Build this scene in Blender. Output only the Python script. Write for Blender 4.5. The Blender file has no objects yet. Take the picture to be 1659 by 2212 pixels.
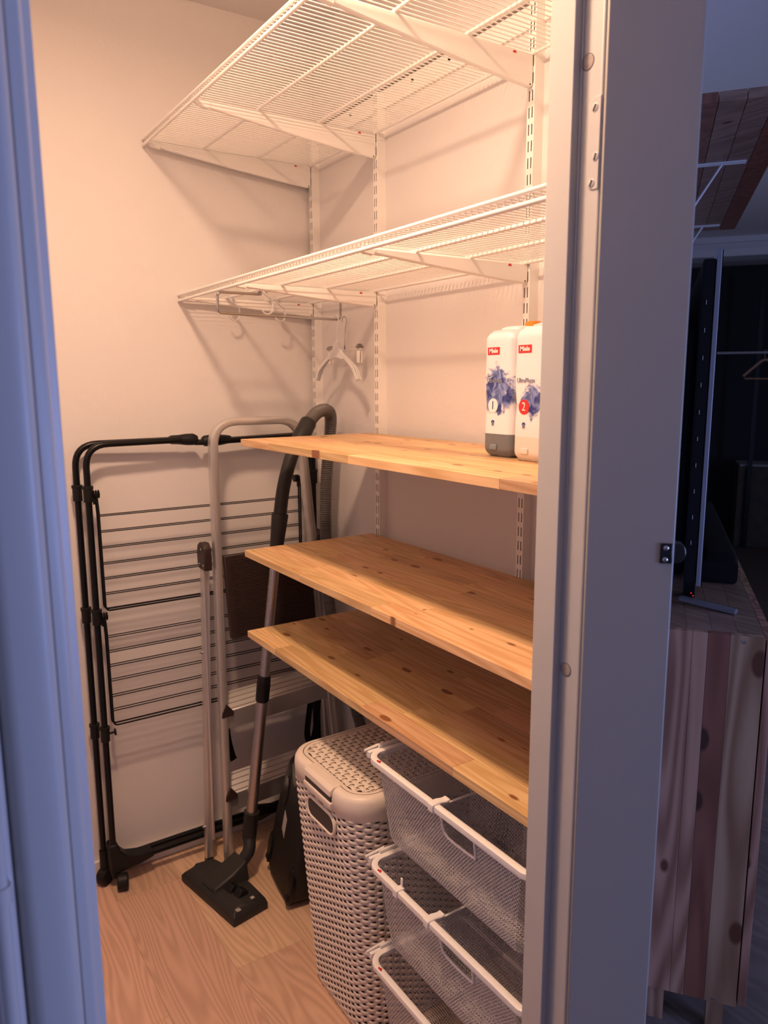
import bpy, bmesh, math, random
from mathutils import Vector, Matrix
random.seed(7)
S = bpy.context.scene
COL = S.collection
PI = math.pi

# ------------------------------------------------------------------ camera
F_PX, YAW, PITCH, ROLL = 1645.6, 0.578868, 0.169142, 0.00469907
CAM = Vector((-1.17184, -2.19723, 1.45515))
W_PX, H_PX = 1659.0, 2212.0
CF = Vector((math.sin(YAW)*math.cos(PITCH), math.cos(YAW)*math.cos(PITCH), -math.sin(PITCH)))
_r = Vector((math.cos(YAW), -math.sin(YAW), 0)); _d = CF.cross(_r)
CR = math.cos(ROLL)*_r + math.sin(ROLL)*_d
CD = -math.sin(ROLL)*_r + math.cos(ROLL)*_d
cam_d = bpy.data.cameras.new('camera'); cam = bpy.data.objects.new('camera', cam_d); COL.objects.link(cam)
cam_d.sensor_fit = 'VERTICAL'; cam_d.sensor_height = 36.0; cam_d.lens = 36.0*F_PX/H_PX
cam_d.clip_start = 0.02; cam_d.clip_end = 60
cam.matrix_world = Matrix(((CR.x, -CD.x, -CF.x, CAM.x), (CR.y, -CD.y, -CF.y, CAM.y), (CR.z, -CD.z, -CF.z, CAM.z), (0, 0, 0, 1)))
S.camera = cam
cam_d.dof.use_dof = True; cam_d.dof.focus_distance = 1.55; cam_d.dof.aperture_fstop = 6.2
def ray(u, v): return CF + (u-W_PX/2)/F_PX*CR + (v-H_PX/2)/F_PX*CD
def onx(u, v, x): q = ray(u, v); return CAM + q*((x-CAM.x)/q.x)
def ony(u, v, y): q = ray(u, v); return CAM + q*((y-CAM.y)/q.y)
def onz(u, v, z): q = ray(u, v); return CAM + q*((z-CAM.z)/q.z)

# ------------------------------------------------------------------ light
S.view_settings.view_transform = 'Standard'; S.view_settings.look = 'None'
S.view_settings.exposure = 0.0; S.view_settings.gamma = 1.0; S.view_settings.use_curve_mapping = False
world = bpy.data.worlds.new('world'); S.world = world; world.use_nodes = True
world.node_tree.nodes['Background'].inputs[0].default_value = (0.30, 0.42, 1.0, 1)
world.node_tree.nodes['Background'].inputs[1].default_value = 0.012
def add_light(name, kind, loc, energy, color, **kw):
    l = bpy.data.lights.new(name, kind); l.energy = energy; l.color = color
    for k, v in kw.items(): setattr(l, k, v)
    o = bpy.data.objects.new(name, l); COL.objects.link(o); o.location = loc
    return o
# warm flush ceiling lamp of the closet, above the frame
add_light('closet_ceiling_lamp', 'AREA', (-0.88, -1.13, 2.465), 22.5, (1.0, 0.635, 0.42), shape='DISK', size=0.15, spread=math.radians(171))
# evening daylight through the window of the hall, behind the camera
hw = add_light('hall_window_daylight', 'AREA', (1.2, -4.4, 0.95), 70.0, (0.37, 0.46, 1.0), shape='RECTANGLE', size=1.3, size_y=1.2)
hw.rotation_euler = (math.radians(90), 0, math.atan2(2.35, 3.04))
# added dim fill light for the living room, unseen right of the frame
lw = add_light('living_room_fill', 'AREA', (3.2, -2.6, 1.7), 7.5, (0.80, 0.80, 1.0), shape='RECTANGLE', size=1.2, size_y=1.2)
lw.rotation_euler = (math.radians(90), 0, math.radians(40))

# ------------------------------------------------------------------ materials
def newmat(name):
    m = bpy.data.materials.new(name); m.use_nodes = True
    nt = m.node_tree; return m, nt, nt.nodes['Principled BSDF']
def setp(b, **k):
    names = {'color': 'Base Color', 'rough': 'Roughness', 'metal': 'Metallic', 'trans': 'Transmission Weight', 'ior': 'IOR', 'spec': 'Specular IOR Level', 'coat': 'Coat Weight', 'sss': 'Subsurface Weight', 'alpha': 'Alpha'}
    for n, v in k.items():
        if n == 'color': v = (v[0], v[1], v[2], 1)
        b.inputs[names[n]].default_value = v
def node(nt, t, **k):
    n = nt.nodes.new(t)
    for a, v in k.items():
        if a == 'inp':
            for i, x in v.items(): n.inputs[i].default_value = x
        else: setattr(n, a, v)
    return n
def link(nt, a, b): nt.links.new(a, b)
def add_bump(nt, b, scale=60, strength=0.1, dist=0.002, coord='Object', detail=3, stretch=None):
    tc = node(nt, 'ShaderNodeTexCoord'); out = tc.outputs[coord]
    if stretch:
        mp = node(nt, 'ShaderNodeMapping', inp={'Scale': stretch}); link(nt, out, mp.inputs[0]); out = mp.outputs[0]
    nz = node(nt, 'ShaderNodeTexNoise', inp={'Scale': scale, 'Detail': detail}); link(nt, out, nz.inputs['Vector'])
    bp = node(nt, 'ShaderNodeBump', inp={'Strength': strength, 'Distance': dist}); link(nt, nz.outputs[0], bp.inputs['Height'])
    link(nt, bp.outputs[0], b.inputs['Normal'])
def mix_noise(nt, b, c1, c2, scale, stretch=(1, 1, 1), lo=0.4, hi=0.6, coord='Object', detail=4):
    tc = node(nt, 'ShaderNodeTexCoord'); mp = node(nt, 'ShaderNodeMapping', inp={'Scale': stretch})
    link(nt, tc.outputs[coord], mp.inputs[0])
    nz = node(nt, 'ShaderNodeTexNoise', inp={'Scale': scale, 'Detail': detail}); link(nt, mp.outputs[0], nz.inputs['Vector'])
    cr = node(nt, 'ShaderNodeValToRGB'); link(nt, nz.outputs[0], cr.inputs[0])
    cr.color_ramp.elements[0].position = lo; cr.color_ramp.elements[1].position = hi
    cr.color_ramp.elements[0].color = (*c1, 1); cr.color_ramp.elements[1].color = (*c2, 1)
    link(nt, cr.outputs[0], b.inputs['Base Color']); return cr
def plain(name, color, rough=0.5, metal=0.0, bump=None, vary=None, **k):
    m, nt, b = newmat(name); setp(b, color=color, rough=rough, metal=metal, **k)
    if vary: mix_noise(nt, b, color, vary[0], vary[1], lo=0.35, hi=0.7)
    if bump: add_bump(nt, b, *bump)
    return m
def wood(name, light, dark, knot, axis='y', ring=26.0, knots=(17.0, 7.5), knot_amt=0.58, tone=0.25, rough=0.45, along=1.6, rings=95.0):
    """boards: grain runs along axis; each board object shifts the pattern by its own random number"""
    m, nt, b = newmat(name); setp(b, rough=rough)
    tc = node(nt, 'ShaderNodeTexCoord'); oi = node(nt, 'ShaderNodeObjectInfo')
    cb = node(nt, 'ShaderNodeCombineXYZ')
    for i, k in enumerate((37.0, 53.0, 71.0)):
        mm = node(nt, 'ShaderNodeMath', operation='MULTIPLY', inp={1: k}); link(nt, oi.outputs['Random'], mm.inputs[0]); link(nt, mm.outputs[0], cb.inputs[i])
    ad = node(nt, 'ShaderNodeVectorMath', operation='ADD'); link(nt, tc.outputs['Object'], ad.inputs[0]); link(nt, cb.outputs[0], ad.inputs[1])
    sc = {'x': (along, ring, ring), 'y': (ring, along, ring), 'z': (ring, ring, along)}[axis]
    mp = node(nt, 'ShaderNodeMapping', inp={'Scale': sc}); link(nt, ad.outputs[0], mp.inputs[0])
    n1 = node(nt, 'ShaderNodeTexNoise', inp={'Scale': 0.55, 'Detail': 2.0}); link(nt, mp.outputs[0], n1.inputs['Vector'])
    # rings: fold a smooth field into bands
    mu = node(nt, 'ShaderNodeMath', operation='MULTIPLY', inp={1: rings}); link(nt, n1.outputs[0], mu.inputs[0])
    sn = node(nt, 'ShaderNodeMath', operation='SINE'); link(nt, mu.outputs[0], sn.inputs[0])
    n2 = node(nt, 'ShaderNodeTexNoise', inp={'Scale': 5.0, 'Detail': 4.0}); link(nt, mp.outputs[0], n2.inputs['Vector'])
    a2 = node(nt, 'ShaderNodeMath', operation='MULTIPLY_ADD', inp={1: 0.30, 2: 0.26}); link(nt, sn.outputs[0], a2.inputs[0])
    a3 = node(nt, 'ShaderNodeMath', operation='MULTIPLY_ADD', inp={1: 0.48}); link(nt, n2.outputs[0], a3.inputs[0]); link(nt, a2.outputs[0], a3.inputs[2])
    cr = node(nt, 'ShaderNodeValToRGB'); link(nt, a3.outputs[0], cr.inputs[0])
    cr.color_ramp.elements[0].position = 0.15; cr.color_ramp.elements[1].position = 0.85
    cr.color_ramp.elements[0].color = (*light, 1); cr.color_ramp.elements[1].color = (*dark, 1)
    # board tone
    hs = node(nt, 'ShaderNodeHueSaturation'); link(nt, cr.outputs[0], hs.inputs['Color'])
    mr = node(nt, 'ShaderNodeMapRange', inp={3: 1.0-tone, 4: 1.0+tone*0.55}); link(nt, oi.outputs['Random'], mr.inputs[0]); link(nt, mr.outputs[0], hs.inputs['Value'])
    fr = node(nt, 'ShaderNodeMath', operation='MULTIPLY', inp={1: 7.31}); link(nt, oi.outputs['Random'], fr.inputs[0])
    fc = node(nt, 'ShaderNodeMath', operation='FRACT'); link(nt, fr.outputs[0], fc.inputs[0])
    m3 = node(nt, 'ShaderNodeMapRange', inp={3: 0.485, 4: 0.508}); link(nt, fc.outputs[0], m3.inputs[0]); link(nt, m3.outputs[0], hs.inputs['Hue'])
    out = hs.outputs[0]
    if knot:
        sep = node(nt, 'ShaderNodeSeparateXYZ'); link(nt, ad.outputs[0], sep.inputs[0])
        cmb = node(nt, 'ShaderNodeCombineXYZ')
        link(nt, sep.outputs[0], cmb.inputs[0]); link(nt, sep.outputs[{'y': 1, 'z': 2}[axis]], cmb.inputs[1])
        mk = node(nt, 'ShaderNodeMapping', inp={'Scale': (knots[0], knots[1], 1.0)}); link(nt, cmb.outputs[0], mk.inputs[0])
        vo = node(nt, 'ShaderNodeTexVoronoi', voronoi_dimensions='2D', inp={'Scale': 1.0}); link(nt, mk.outputs[0], vo.inputs['Vector'])
        sp = node(nt, 'ShaderNodeSeparateColor'); link(nt, vo.outputs['Color'], sp.inputs[0])
        rad = node(nt, 'ShaderNodeMapRange', inp={1: knot_amt, 2: 1.0, 3: 0.0, 4: 0.165}); link(nt, sp.outputs[0], rad.inputs[0])
        df = node(nt, 'ShaderNodeMath', operation='SUBTRACT'); link(nt, rad.outputs[0], df.inputs[0]); link(nt, vo.outputs['Distance'], df.inputs[1])
        kk = node(nt, 'ShaderNodeMapRange', inp={1: 0.0, 2: 0.045, 3: 0.0, 4: 1.0}); link(nt, df.outputs[0], kk.inputs[0])
        mx = node(nt, 'ShaderNodeMix', data_type='RGBA'); mx.inputs['B'].default_value = (*knot, 1)
        link(nt, kk.outputs[0], mx.inputs['Factor']); link(nt, out, mx.inputs['A']); out = mx.outputs['Result']
    link(nt, out, b.inputs['Base Color'])
    bp = node(nt, 'ShaderNodeBump', inp={'Strength': 0.08, 'Distance': 0.001}); link(nt, a3.outputs[0], bp.inputs['Height']); link(nt, bp.outputs[0], b.inputs['Normal'])
    return m

M = {}
M['wall'] = plain('painted_plaster', (0.755, 0.72, 0.695), 0.75, bump=(38, 0.28, 0.004))
M['ceil'] = plain('ceiling_paint', (0.74, 0.71, 0.68), 0.8, bump=(60, 0.15, 0.003))
M['wallr'] = plain('room_paint', (0.62, 0.62, 0.64), 0.8, bump=(50, 0.15, 0.003))
M['darkwall'] = plain('niche_shade_paint', (0.022, 0.022, 0.026), 0.8, bump=(50, 0.15, 0.003))  # near-black colour standing in for the unlit depth of the niche
M['jamb'] = plain('jamb_gloss_paint', (0.53, 0.515, 0.49), 0.38, bump=(22, 0.10, 0.003))
M['panel'] = plain('panel_paint', (0.36, 0.34, 0.30), 0.42, bump=(30, 0.06, 0.002))
M['plug'] = plain('wood_plug', (0.42, 0.36, 0.32), 0.7, vary=((0.33, 0.27, 0.24), 140))
M['base'] = plain('baseboard_paint', (0.80, 0.77, 0.73), 0.5)
M['white'] = plain('white_powder_coat', (0.90, 0.87, 0.82), 0.35)
M['whiteplastic'] = plain('white_plastic', (0.89, 0.86, 0.81), 0.4)
M['clear'] = plain('frosted_clear_plastic', (0.93, 0.92, 0.90), 0.30, trans=0.3, ior=1.35)
M['capplastic'] = plain('frosted_cap_plastic', (0.86, 0.80, 0.77), 0.3, trans=0.4, ior=1.35)
M['chrome'] = plain('chrome', (0.50, 0.48, 0.47), 0.10, 1.0)
M['red'] = plain('red_print', (0.62, 0.03, 0.03), 0.5)
M['black'] = plain('black_lacquer', (0.005, 0.005, 0.006), 0.30, spec=0.28)
M['blackplastic'] = plain('black_plastic', (0.009, 0.0085, 0.0085), 0.5, bump=(400, 0.1, 0.001), spec=0.3)
M['greyplastic'] = plain('charcoal_plastic', (0.026, 0.0245, 0.023), 0.5, spec=0.35, bump=(300, 0.12, 0.001))
M['alu'] = plain('brushed_aluminium', (0.68, 0.665, 0.645), 0.36, 0.8)
M['pipe'] = plain('steel_pipe', (0.46, 0.44, 0.43), 0.33, 1.0)
M['brown'] = plain('brown_plastic', (0.030, 0.015, 0.012), 0.5)
M['hose'] = plain('grey_hose', (0.15, 0.138, 0.128), 0.40)
M['sticker'] = plain('rating_sticker', (0.50, 0.47, 0.44), 0.5, vary=((0.30, 0.27, 0.25), 160))
M['hamper'] = plain('taupe_plastic', (0.80, 0.70, 0.585), 0.42, bump=(200, 0.05, 0.001))
M['hamperdark'] = plain('hamper_shade_and_seam', (0.05, 0.04, 0.035), 0.6)  # near-black for the shaded openings of the hamper and its seams
M['hampershade'] = plain('hamper_inside_shade', (0.20, 0.16, 0.13), 0.6)  # dark tone painted for the shade inside the hamper
M['mesh'] = plain('mesh_grey_white', (0.66, 0.64, 0.62), 0.45)
M['trackshade'] = plain('track_shadow_grey', (0.16, 0.14, 0.13), 0.7)
M['darkslot'] = plain('dark_gap', (0.02, 0.018, 0.017), 0.7)
M['pine'] = wood('oiled_pine', (0.80, 0.545, 0.275), (0.62, 0.375, 0.155), (0.27, 0.105, 0.038), 'y', tone=0.2)
M['oak'] = wood('oak_laminate', (0.73, 0.495, 0.33), (0.58, 0.375, 0.24), None, 'y', ring=13.0, tone=0.12, rough=0.4, along=1.3, rings=190.0)
M['steel'] = plain('screw_steel', (0.55, 0.54, 0.53), 0.3, 1.0)
M['gunmetal'] = plain('dark_metal', (0.10, 0.095, 0.095), 0.25, 1.0)

# ------------------------------------------------------------------ geometry helpers
class MB:
    def __init__(s): s.v = []; s.f = []
    def add(s, vs, fs):
        k = len(s.v); s.v += [Vector(p) for p in vs]; s.f += [tuple(i+k for i in q) for q in fs]
    def quad(s, a, b, c, d): s.add((a, b, c, d), ((0, 1, 2, 3),))
    def box(s, x0, x1, y0, y1, z0, z1):
        s.add([(x, y, z) for z in (z0, z1) for y in (y0, y1) for x in (x0, x1)],
              [(0, 2, 3, 1), (4, 5, 7, 6), (0, 1, 5, 4), (2, 6, 7, 3), (0, 4, 6, 2), (1, 3, 7, 5)])
    def obox(s, c, ax, ay, az, hx, hy, hz):
        c = Vector(c); A = [Vector(ax).normalized()*hx, Vector(ay).normalized()*hy, Vector(az).normalized()*hz]
        vs = [c + A[0]*i + A[1]*j + A[2]*k for k in (-1, 1) for j in (-1, 1) for i in (-1, 1)]
        s.add(vs, [(0, 2, 3, 1), (4, 5, 7, 6), (0, 1, 5, 4), (2, 6, 7, 3), (0, 4, 6, 2), (1, 3, 7, 5)])
    def prism(s, poly, fn, a, b):
        """poly: 2d outline; fn(p, t) -> 3d; extruded from t=a to t=b"""
        n = len(poly); vs = [fn(p, a) for p in poly] + [fn(p, b) for p in poly]
        s.add(vs, [tuple(range(n-1, -1, -1)), tuple(range(n, 2*n))] + [(i, (i+1) % n, n+(i+1) % n, n+i) for i in range(n)])
    def loft(s, rings, closed=True, caps=True):
        n = len(rings[0]); vs = [p for r in rings for p in r]; fs = []
        m = n if closed else n-1
        for i in range(len(rings)-1):
            for j in range(m):
                fs.append((i*n+j, i*n+(j+1) % n, (i+1)*n+(j+1) % n, (i+1)*n+j))
        if caps and closed:
            fs.append(tuple(range(n-1, -1, -1))); fs.append(tuple((len(rings)-1)*n+j for j in range(n)))
        s.add(vs, fs)
    def tube(s, path, r, n=8, closed=False, flat=None, up=None):
        """sweep a circle (or rounded box flat=(a,b)) along path; r number or list"""
        P = [Vector(p) for p in path]; N = len(P)
        def rad(i): return r[i] if isinstance(r, (list, tuple)) else r
        tang = []
        for i in range(N):
            a = P[(i-1) % N] if (closed or i > 0) else P[i]; b = P[(i+1) % N] if (closed or i < N-1) else P[i]
            t = (b-a); tang.append(t.normalized() if t.length > 1e-9 else Vector((0, 0, 1)))
        u = Vector(up) if up else (Vector((0, 0, 1)) if abs(tang[0].z) < 0.9 else Vector((1, 0, 0)))
        rings = []
        for i in range(N):
            t = tang[i]; u = (u - t*u.dot(t))
            if u.length < 1e-6: u = t.orthogonal()
            u.normalize(); w = t.cross(u); ring = []
            for j in range(n):
                a = 2*PI*(j+0.5)/n
                if flat:
                    ca, sa = math.cos(a), math.sin(a); e = 0.45
                    ring.append(P[i] + u*(flat[0]*math.copysign(abs(ca)**e, ca)) + w*(flat[1]*math.copysign(abs(sa)**e, sa)))
                else: ring.append(P[i] + (u*math.cos(a) + w*math.sin(a))*rad(i))
            rings.append(ring)
        if closed:
            k = len(s.v); s.v += [p for q in rings for p in q]
            for i in range(N):
                for j in range(n):
                    s.f.append((k+i*n+j, k+i*n+(j+1) % n, k+((i+1) % N)*n+(j+1) % n, k+((i+1) % N)*n+j))
        else: s.loft(rings)
    def cyl(s, a, b, r, n=16, r2=None): s.tube([a, b], [r, r if r2 is None else r2], n)
    def disc_stack(s, base, axis, prof, n=20):
        """lathe: prof list of (h, r) along axis from base"""
        ax = Vector(axis).normalized(); u = ax.orthogonal().normalized(); w = ax.cross(u); base = Vector(base)
        s.loft([[base + ax*h + (u*math.cos(2*PI*j/n) + w*math.sin(2*PI*j/n))*max(r, 1e-5) for j in range(n)] for h, r in prof])
def wloc(p):
    l = Vector((0, 0, 0))
    while p: l += p.location; p = p.parent
    return l
def build(name, mb, mat, parent=None, loc=None, smooth=38, bevel=None, kind=None):
    if loc is None: loc = wloc(parent) if parent else Vector((0, 0, 0))
    loc = Vector(loc)
    me = bpy.data.meshes.new(name); me.from_pydata([v-loc for v in mb.v], [], mb.f); me.update()
    bm = bmesh.new(); bm.from_mesh(me); bmesh.ops.recalc_face_normals(bm, faces=bm.faces); bm.to_mesh(me); bm.free()
    me.materials.append(M[mat] if isinstance(mat, str) else mat)
    if smooth:
        me.shade_smooth(); me.set_sharp_from_angle(angle=math.radians(smooth))
    o = bpy.data.objects.new(name, me); COL.objects.link(o)
    if parent: o.parent = parent; o.location = loc - wloc(parent)
    else: o.location = loc
    if bevel:
        b = o.modifiers.new('bevel', 'BEVEL'); b.width = bevel; b.segments = 2; b.limit_method = 'ANGLE'; b.angle_limit = math.radians(35)
    if kind: o['kind'] = kind
    return o
def tag(o, label, cat, group=None):
    o['label'] = label; o['category'] = cat
    if group: o['group'] = group
    return o
def thing(name, label, cat, loc, group=None):
    o = bpy.data.objects.new(name, None); COL.objects.link(o); o.location = loc; o.empty_display_size = 0.05
    return tag(o, label, cat, group)
def struct(name, mb, mat, **k): return build(name, mb, mat, kind='structure', **k)
def copy_tree(o, dl, parent=None):
    c = o.copy(); COL.objects.link(c); c.parent = parent
    if parent is None: c.location = o.location + Vector(dl)
    for ch in list(o.children): copy_tree(ch, dl, c)
    return c
def arc(c, r, a0, a1, n, fn): return [fn(c[0]+r*math.cos(a0+(a1-a0)*i/n), c[1]+r*math.sin(a0+(a1-a0)*i/n)) for i in range(n+1)]
def rrect(x0, x1, y0, y1, r, n=6):
    P = []
    for cx, cy, a in ((x1-r, y1-r, 0), (x0+r, y1-r, PI/2), (x0+r, y0+r, PI), (x1-r, y0+r, 1.5*PI)):
        P += [(cx+r*math.cos(a+PI/2*i/n), cy+r*math.sin(a+PI/2*i/n)) for i in range(n+1)]
    return P
def smoothpath(P, k=6):
    P = [Vector(p) for p in P]; out = []
    for i in range(len(P)-1):
        p0 = P[max(i-1, 0)]; p1 = P[i]; p2 = P[i+1]; p3 = P[min(i+2, len(P)-1)]
        for j in range(k):
            t = j/k
            out.append(0.5*((2*p1) + (p2-p0)*t + (2*p0-5*p1+4*p2-p3)*t*t + (3*p1-p0-3*p2+p3)*t**3))
    out.append(P[-1]); return out
def rounded(P, r, n=5):
    """polyline with filleted corners"""
    P = [Vector(p) for p in P]; out = [P[0]]
    for i in range(1, len(P)-1):
        a = (P[i-1]-P[i]).normalized(); b = (P[i+1]-P[i]).normalized()
        h = a.angle(b)/2; d = min(r/math.tan(h), (P[i-1]-P[i]).length*0.49, (P[i+1]-P[i]).length*0.49)
        p, q = P[i]+a*d, P[i]+b*d
        for j in range(n+1):
            t = j/n; out.append((1-t)**2*p + 2*t*(1-t)*P[i] + t*t*q)
    out.append(P[-1]); return out
def text_mb(body, size, origin, right, up, depth=0.0003, bold=0.0, center=True, sx=1.0):
    cu = bpy.data.curves.new('lettering', 'FONT'); cu.body = body; cu.size = size; cu.extrude = depth; cu.offset = bold; cu.resolution_u = 3
    if center: cu.align_x = 'CENTER'; cu.align_y = 'CENTER'
    ob = bpy.data.objects.new('lettering', cu); COL.objects.link(ob); bpy.context.view_layer.update()
    me = bpy.data.meshes.new_from_object(ob.evaluated_get(bpy.context.evaluated_depsgraph_get()))
    R, U = Vector(right).normalized(), Vector(up).normalized(); Nn = R.cross(U); O = Vector(origin)
    mb = MB(); mb.add([O + R*v.co.x*sx + U*v.co.y + Nn*v.co.z for v in me.vertices], [tuple(p.vertices) for p in me.polygons])
    bpy.data.objects.remove(ob); bpy.data.meshes.remove(me); bpy.data.curves.remove(cu)
    return mb

# ------------------------------------------------------------------ room
CEIL = 2.4814
WB = 0.0105                         # face of the shelf wall
YD0, YD1 = -1.466, -1.556           # doorway wall, closet face and hall face
ANG = math.radians(52.5)            # the living-room wall runs off at an angle
U2 = Vector((math.sin(ANG), math.cos(ANG), 0)); T2 = Vector((math.cos(ANG), -math.sin(ANG), 0))
P1 = Vector((-0.275, YD1, 0))
def ST(s, t, z=0.0): return P1 + U2*s + T2*t + Vector((0, 0, z))
def st_of(P): d = P-P1; return d.dot(U2), d.dot(T2), P.z
DIN = P1 - T2*0.02                   # closet side of the thin angled wall
def diag_y(x): return DIN.y + (x-DIN.x)*U2.y/U2.x
XL = -1.16
def slab(poly, z0, z1):
    mb = MB(); mb.prism(poly, lambda p, t: Vector((p[0], p[1], t)), z0, z1); return mb
struct('wall_back', slab([(XL-0.1, 0), (WB+0.02, 0), (WB+0.02, 0.1), (XL-0.1, 0.1)], 0, CEIL), 'wall', smooth=None)
yB = diag_y(WB)
struct('wall_right', slab([(WB, 0), (WB+0.02, 0), (WB+0.02, yB+0.02), (WB, yB)], 0, CEIL), 'wall', smooth=None)
struct('wall_left', slab([(XL, 0), (XL-0.1, 0), (XL-0.1, YD0), (XL, YD0)], 0, CEIL), 'wall', smooth=None)
pd = ST(7.2, 0)
struct('wall_angled', slab([(-0.386, YD1), (P1.x, YD1), (pd.x, pd.y), (pd.x-T2.x*0.02, pd.y-T2.y*0.02), (DIN.x, DIN.y+0.004), (-0.386, YD0)], 0, CEIL), 'wallr', smooth=None)
struct('wall_front', slab([(-3.2, YD1), (-1.118, YD1), (-1.118, YD0), (-3.2, YD0)], 0, CEIL), 'wall', smooth=None)
struct('wall_lintel', slab([(-1.118, YD1), (-0.386, YD1), (-0.386, YD0), (-1.118, YD0)], 2.08, CEIL), 'wall', smooth=None)
struct('ceiling', slab([(-3.3, -5.6), (7, -5.6), (7, 5), (-3.3, 5)], CEIL, CEIL+0.1), 'ceil', smooth=None)
struct('wall_hall_left', slab([(-3.3, -5.6), (-3.2, -5.6), (-3.2, YD0), (-3.3, YD0)], 0, CEIL), 'wallr', smooth=None)
struct('wall_hall_back', slab([(-3.3, -5.6), (7, -5.6), (7, -5.5), (-3.3, -5.5)], 0, CEIL), 'wallr', smooth=None)
struct('baseboard_back', slab([(XL, -0.012), (WB, -0.012), (WB, 0), (XL, 0)], 0, 0.055), 'base', smooth=None, bevel=0.002)
struct('baseboard_right', slab([(WB-0.012, -0.012), (WB, -0.012), (WB, yB+0.01), (WB-0.012, yB+0.02)], 0, 0.055), 'base', smooth=None)

# floor: sub-floor and single boards, long side along y in the closet
fl = MB(); fl.box(-3.3, 7, -5.6, 5, -0.05, -0.004)
floor = struct('floor', fl, plain('subfloor', (0.10, 0.07, 0.05), 0.8), smooth=None)
bw = 0.1865
for c in range(7):
    x0 = -0.745 - 3*bw + c*bw + bw; x1 = x0 + bw
    cuts = sorted([-1.62, -0.001] + [{0: -0.9, 1: -0.62, 2: -0.143, 3: -0.571, 4: -1.05, 5: -0.38, 6: -0.9}[c]])
    for y0, y1 in zip(cuts[:-1], cuts[1:]):
        xa, xb = max(x0, XL), min(x1, WB)
        if xb-xa < 0.01: continue
        mb = MB(); mb.box(xa+0.0002, xb-0.0002, y0+0.0002, y1-0.0002, -0.006, 0.0)
        build('floor_board', mb, 'oak', floor, loc=((xa+xb)/2, (y0+y1)/2, 0), smooth=None, bevel=0.0003)

# ---- right door frame
XJ, XR = -0.45, -0.436
jm = MB(); jm.prism([(XJ, YD0), (XJ, -1.506), (XR, -1.506), (XR, -1.5375), (-0.4342, -1.5395), (-0.386, -1.5395), (-0.386, YD0)], lambda p, t: Vector((p[0], p[1], t)), 0, 2.08)
jamb = struct('trim_1', jm, 'jamb', bevel=0.0016)
for u, v, nm in ((1270.4, 134, 0), (1222.2, 1446, 1)):
    c = onx(u, v, XR); mb = MB(); mb.disc_stack(c + Vector((0.002, 0, 0)), (-1, 0, 0), [(0, 0.0088), (0.0024, 0.0088), (0.0026, 0.0080)], 24)
    build('screw_plug', mb, 'plug', jamb)
    mb = MB(); mb.tube([c + Vector((-0.0002, 0.0091*math.cos(a), 0.0091*math.sin(a))) for a in [2*PI*i/28 for i in range(28)]], 0.0004, 5, closed=True)
    build('plug_gap', mb, 'darkslot', jamb)
# painted-over hinge leaf
zt, zb = onx(1281, 212, XR).z, onx(1268, 414, XR).z
hp = [(-1.5385, zb), (-1.5385, zt)] + arc((-1.531, zt-0.010), 0.010, PI/2, 0, 6, lambda a, b: (a, b)) + arc((-1.531, zb+0.010), 0.010, 0, -PI/2, 6, lambda a, b: (a, b))
mb = MB(); mb.prism(hp, lambda p, t: Vector((t, p[0], p[1])), XR-0.0012, XR+0.001)
hinge = build('hinge_leaf', mb, 'jamb', jamb, bevel=0.0007)
for u, v, rot in ((1285.5, 232, 0.5), (1286, 338, 0.3), (1277, 396, 0.45)):
    c = onx(u, v, XR-0.0012)
    mb = MB(); mb.disc_stack(c + Vector((0.001, 0, 0)), (-1, 0, 0), [(0, 0.0050), (0.0013, 0.0050), (0.0019, 0.0040)], 18)
    sc = build('hinge_screw', mb, 'jamb', hinge)
    mb = MB(); mb.obox(c + Vector((-0.0009, 0, 0)), (1, 0, 0), (0, -math.sin(rot), math.cos(rot)), (0, math.cos(rot), math.sin(rot)), 0.0007, 0.0040, 0.0007)
    build('screw_slot', mb, 'darkslot', hinge)

# ---- narrow open panel beyond the frame, with its catch
PA = math.radians(47)
PH = Vector((XR, -1.5425, 0)); PD = Vector((math.sin(PA), -math.cos(PA), 0)); PNRM = Vector((-PD.y, PD.x, 0))
if PNRM.x > 0: PNRM = -PNRM
def onpanel(u, v, off=0.0):
    q = ray(u, v); P0 = PH + PNRM*off; return CAM + q*((P0-CAM).dot(PNRM)/q.dot(PNRM))
PWID = (onpanel(1475, 900)-PH).dot(PD)
pm = MB(); pm.obox(PH + PD*(PWID/2) - PNRM*0.011 + Vector((0, 0, 1.035)), PD, PNRM, (0, 0, 1), PWID/2, 0.011, 1.03)
panel = struct('door_1', pm, 'panel', bevel=0.0022)
ca_, cb2 = onpanel(1426, 1173), onpanel(1450.5, 1217)
cw = (cb2-ca_).dot(PD)/2; ch = (ca_.z-cb2.z)/2; cc = (ca_+cb2)/2
mb = MB(); mb.obox(cc + PNRM*0.0005, PD, (0, 0, 1), PNRM, cw, ch, 0.0014)
catch = build('catch_plate', mb, 'gunmetal', panel, bevel=0.0006)
for u, v in ((1439, 1184), (1436.5, 1209)):
    c = onpanel(u, v, 0.0018); mb = MB(); mb.disc_stack(c, PNRM, [(0, 0.0032), (0.0008, 0.0031), (0.0016, 0.0020), (0.0018, 0.0)], 18)
    build('catch_screw', mb, 'steel', catch)
zc = cc.z
for k, (dx, rr) in enumerate(((0.003, 0.0165), (0.012, 0.0165))):
    out = arc((PWID-0.002, zc), rr, -PI*0.28, PI*0.28, 12, lambda a, b: (a, b))
    poly = [(PWID+0.0006, zc-0.0125)] + out + [(PWID+0.0006, zc+0.0125)]
    mb = MB(); mb.prism(poly, lambda p, t: PH + PD*p[0] + PNRM*t + Vector((0, 0, p[1])), -dx, -dx-0.0045)
    build('catch_lip', mb, 'gunmetal', catch, bevel=0.0008)

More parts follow.
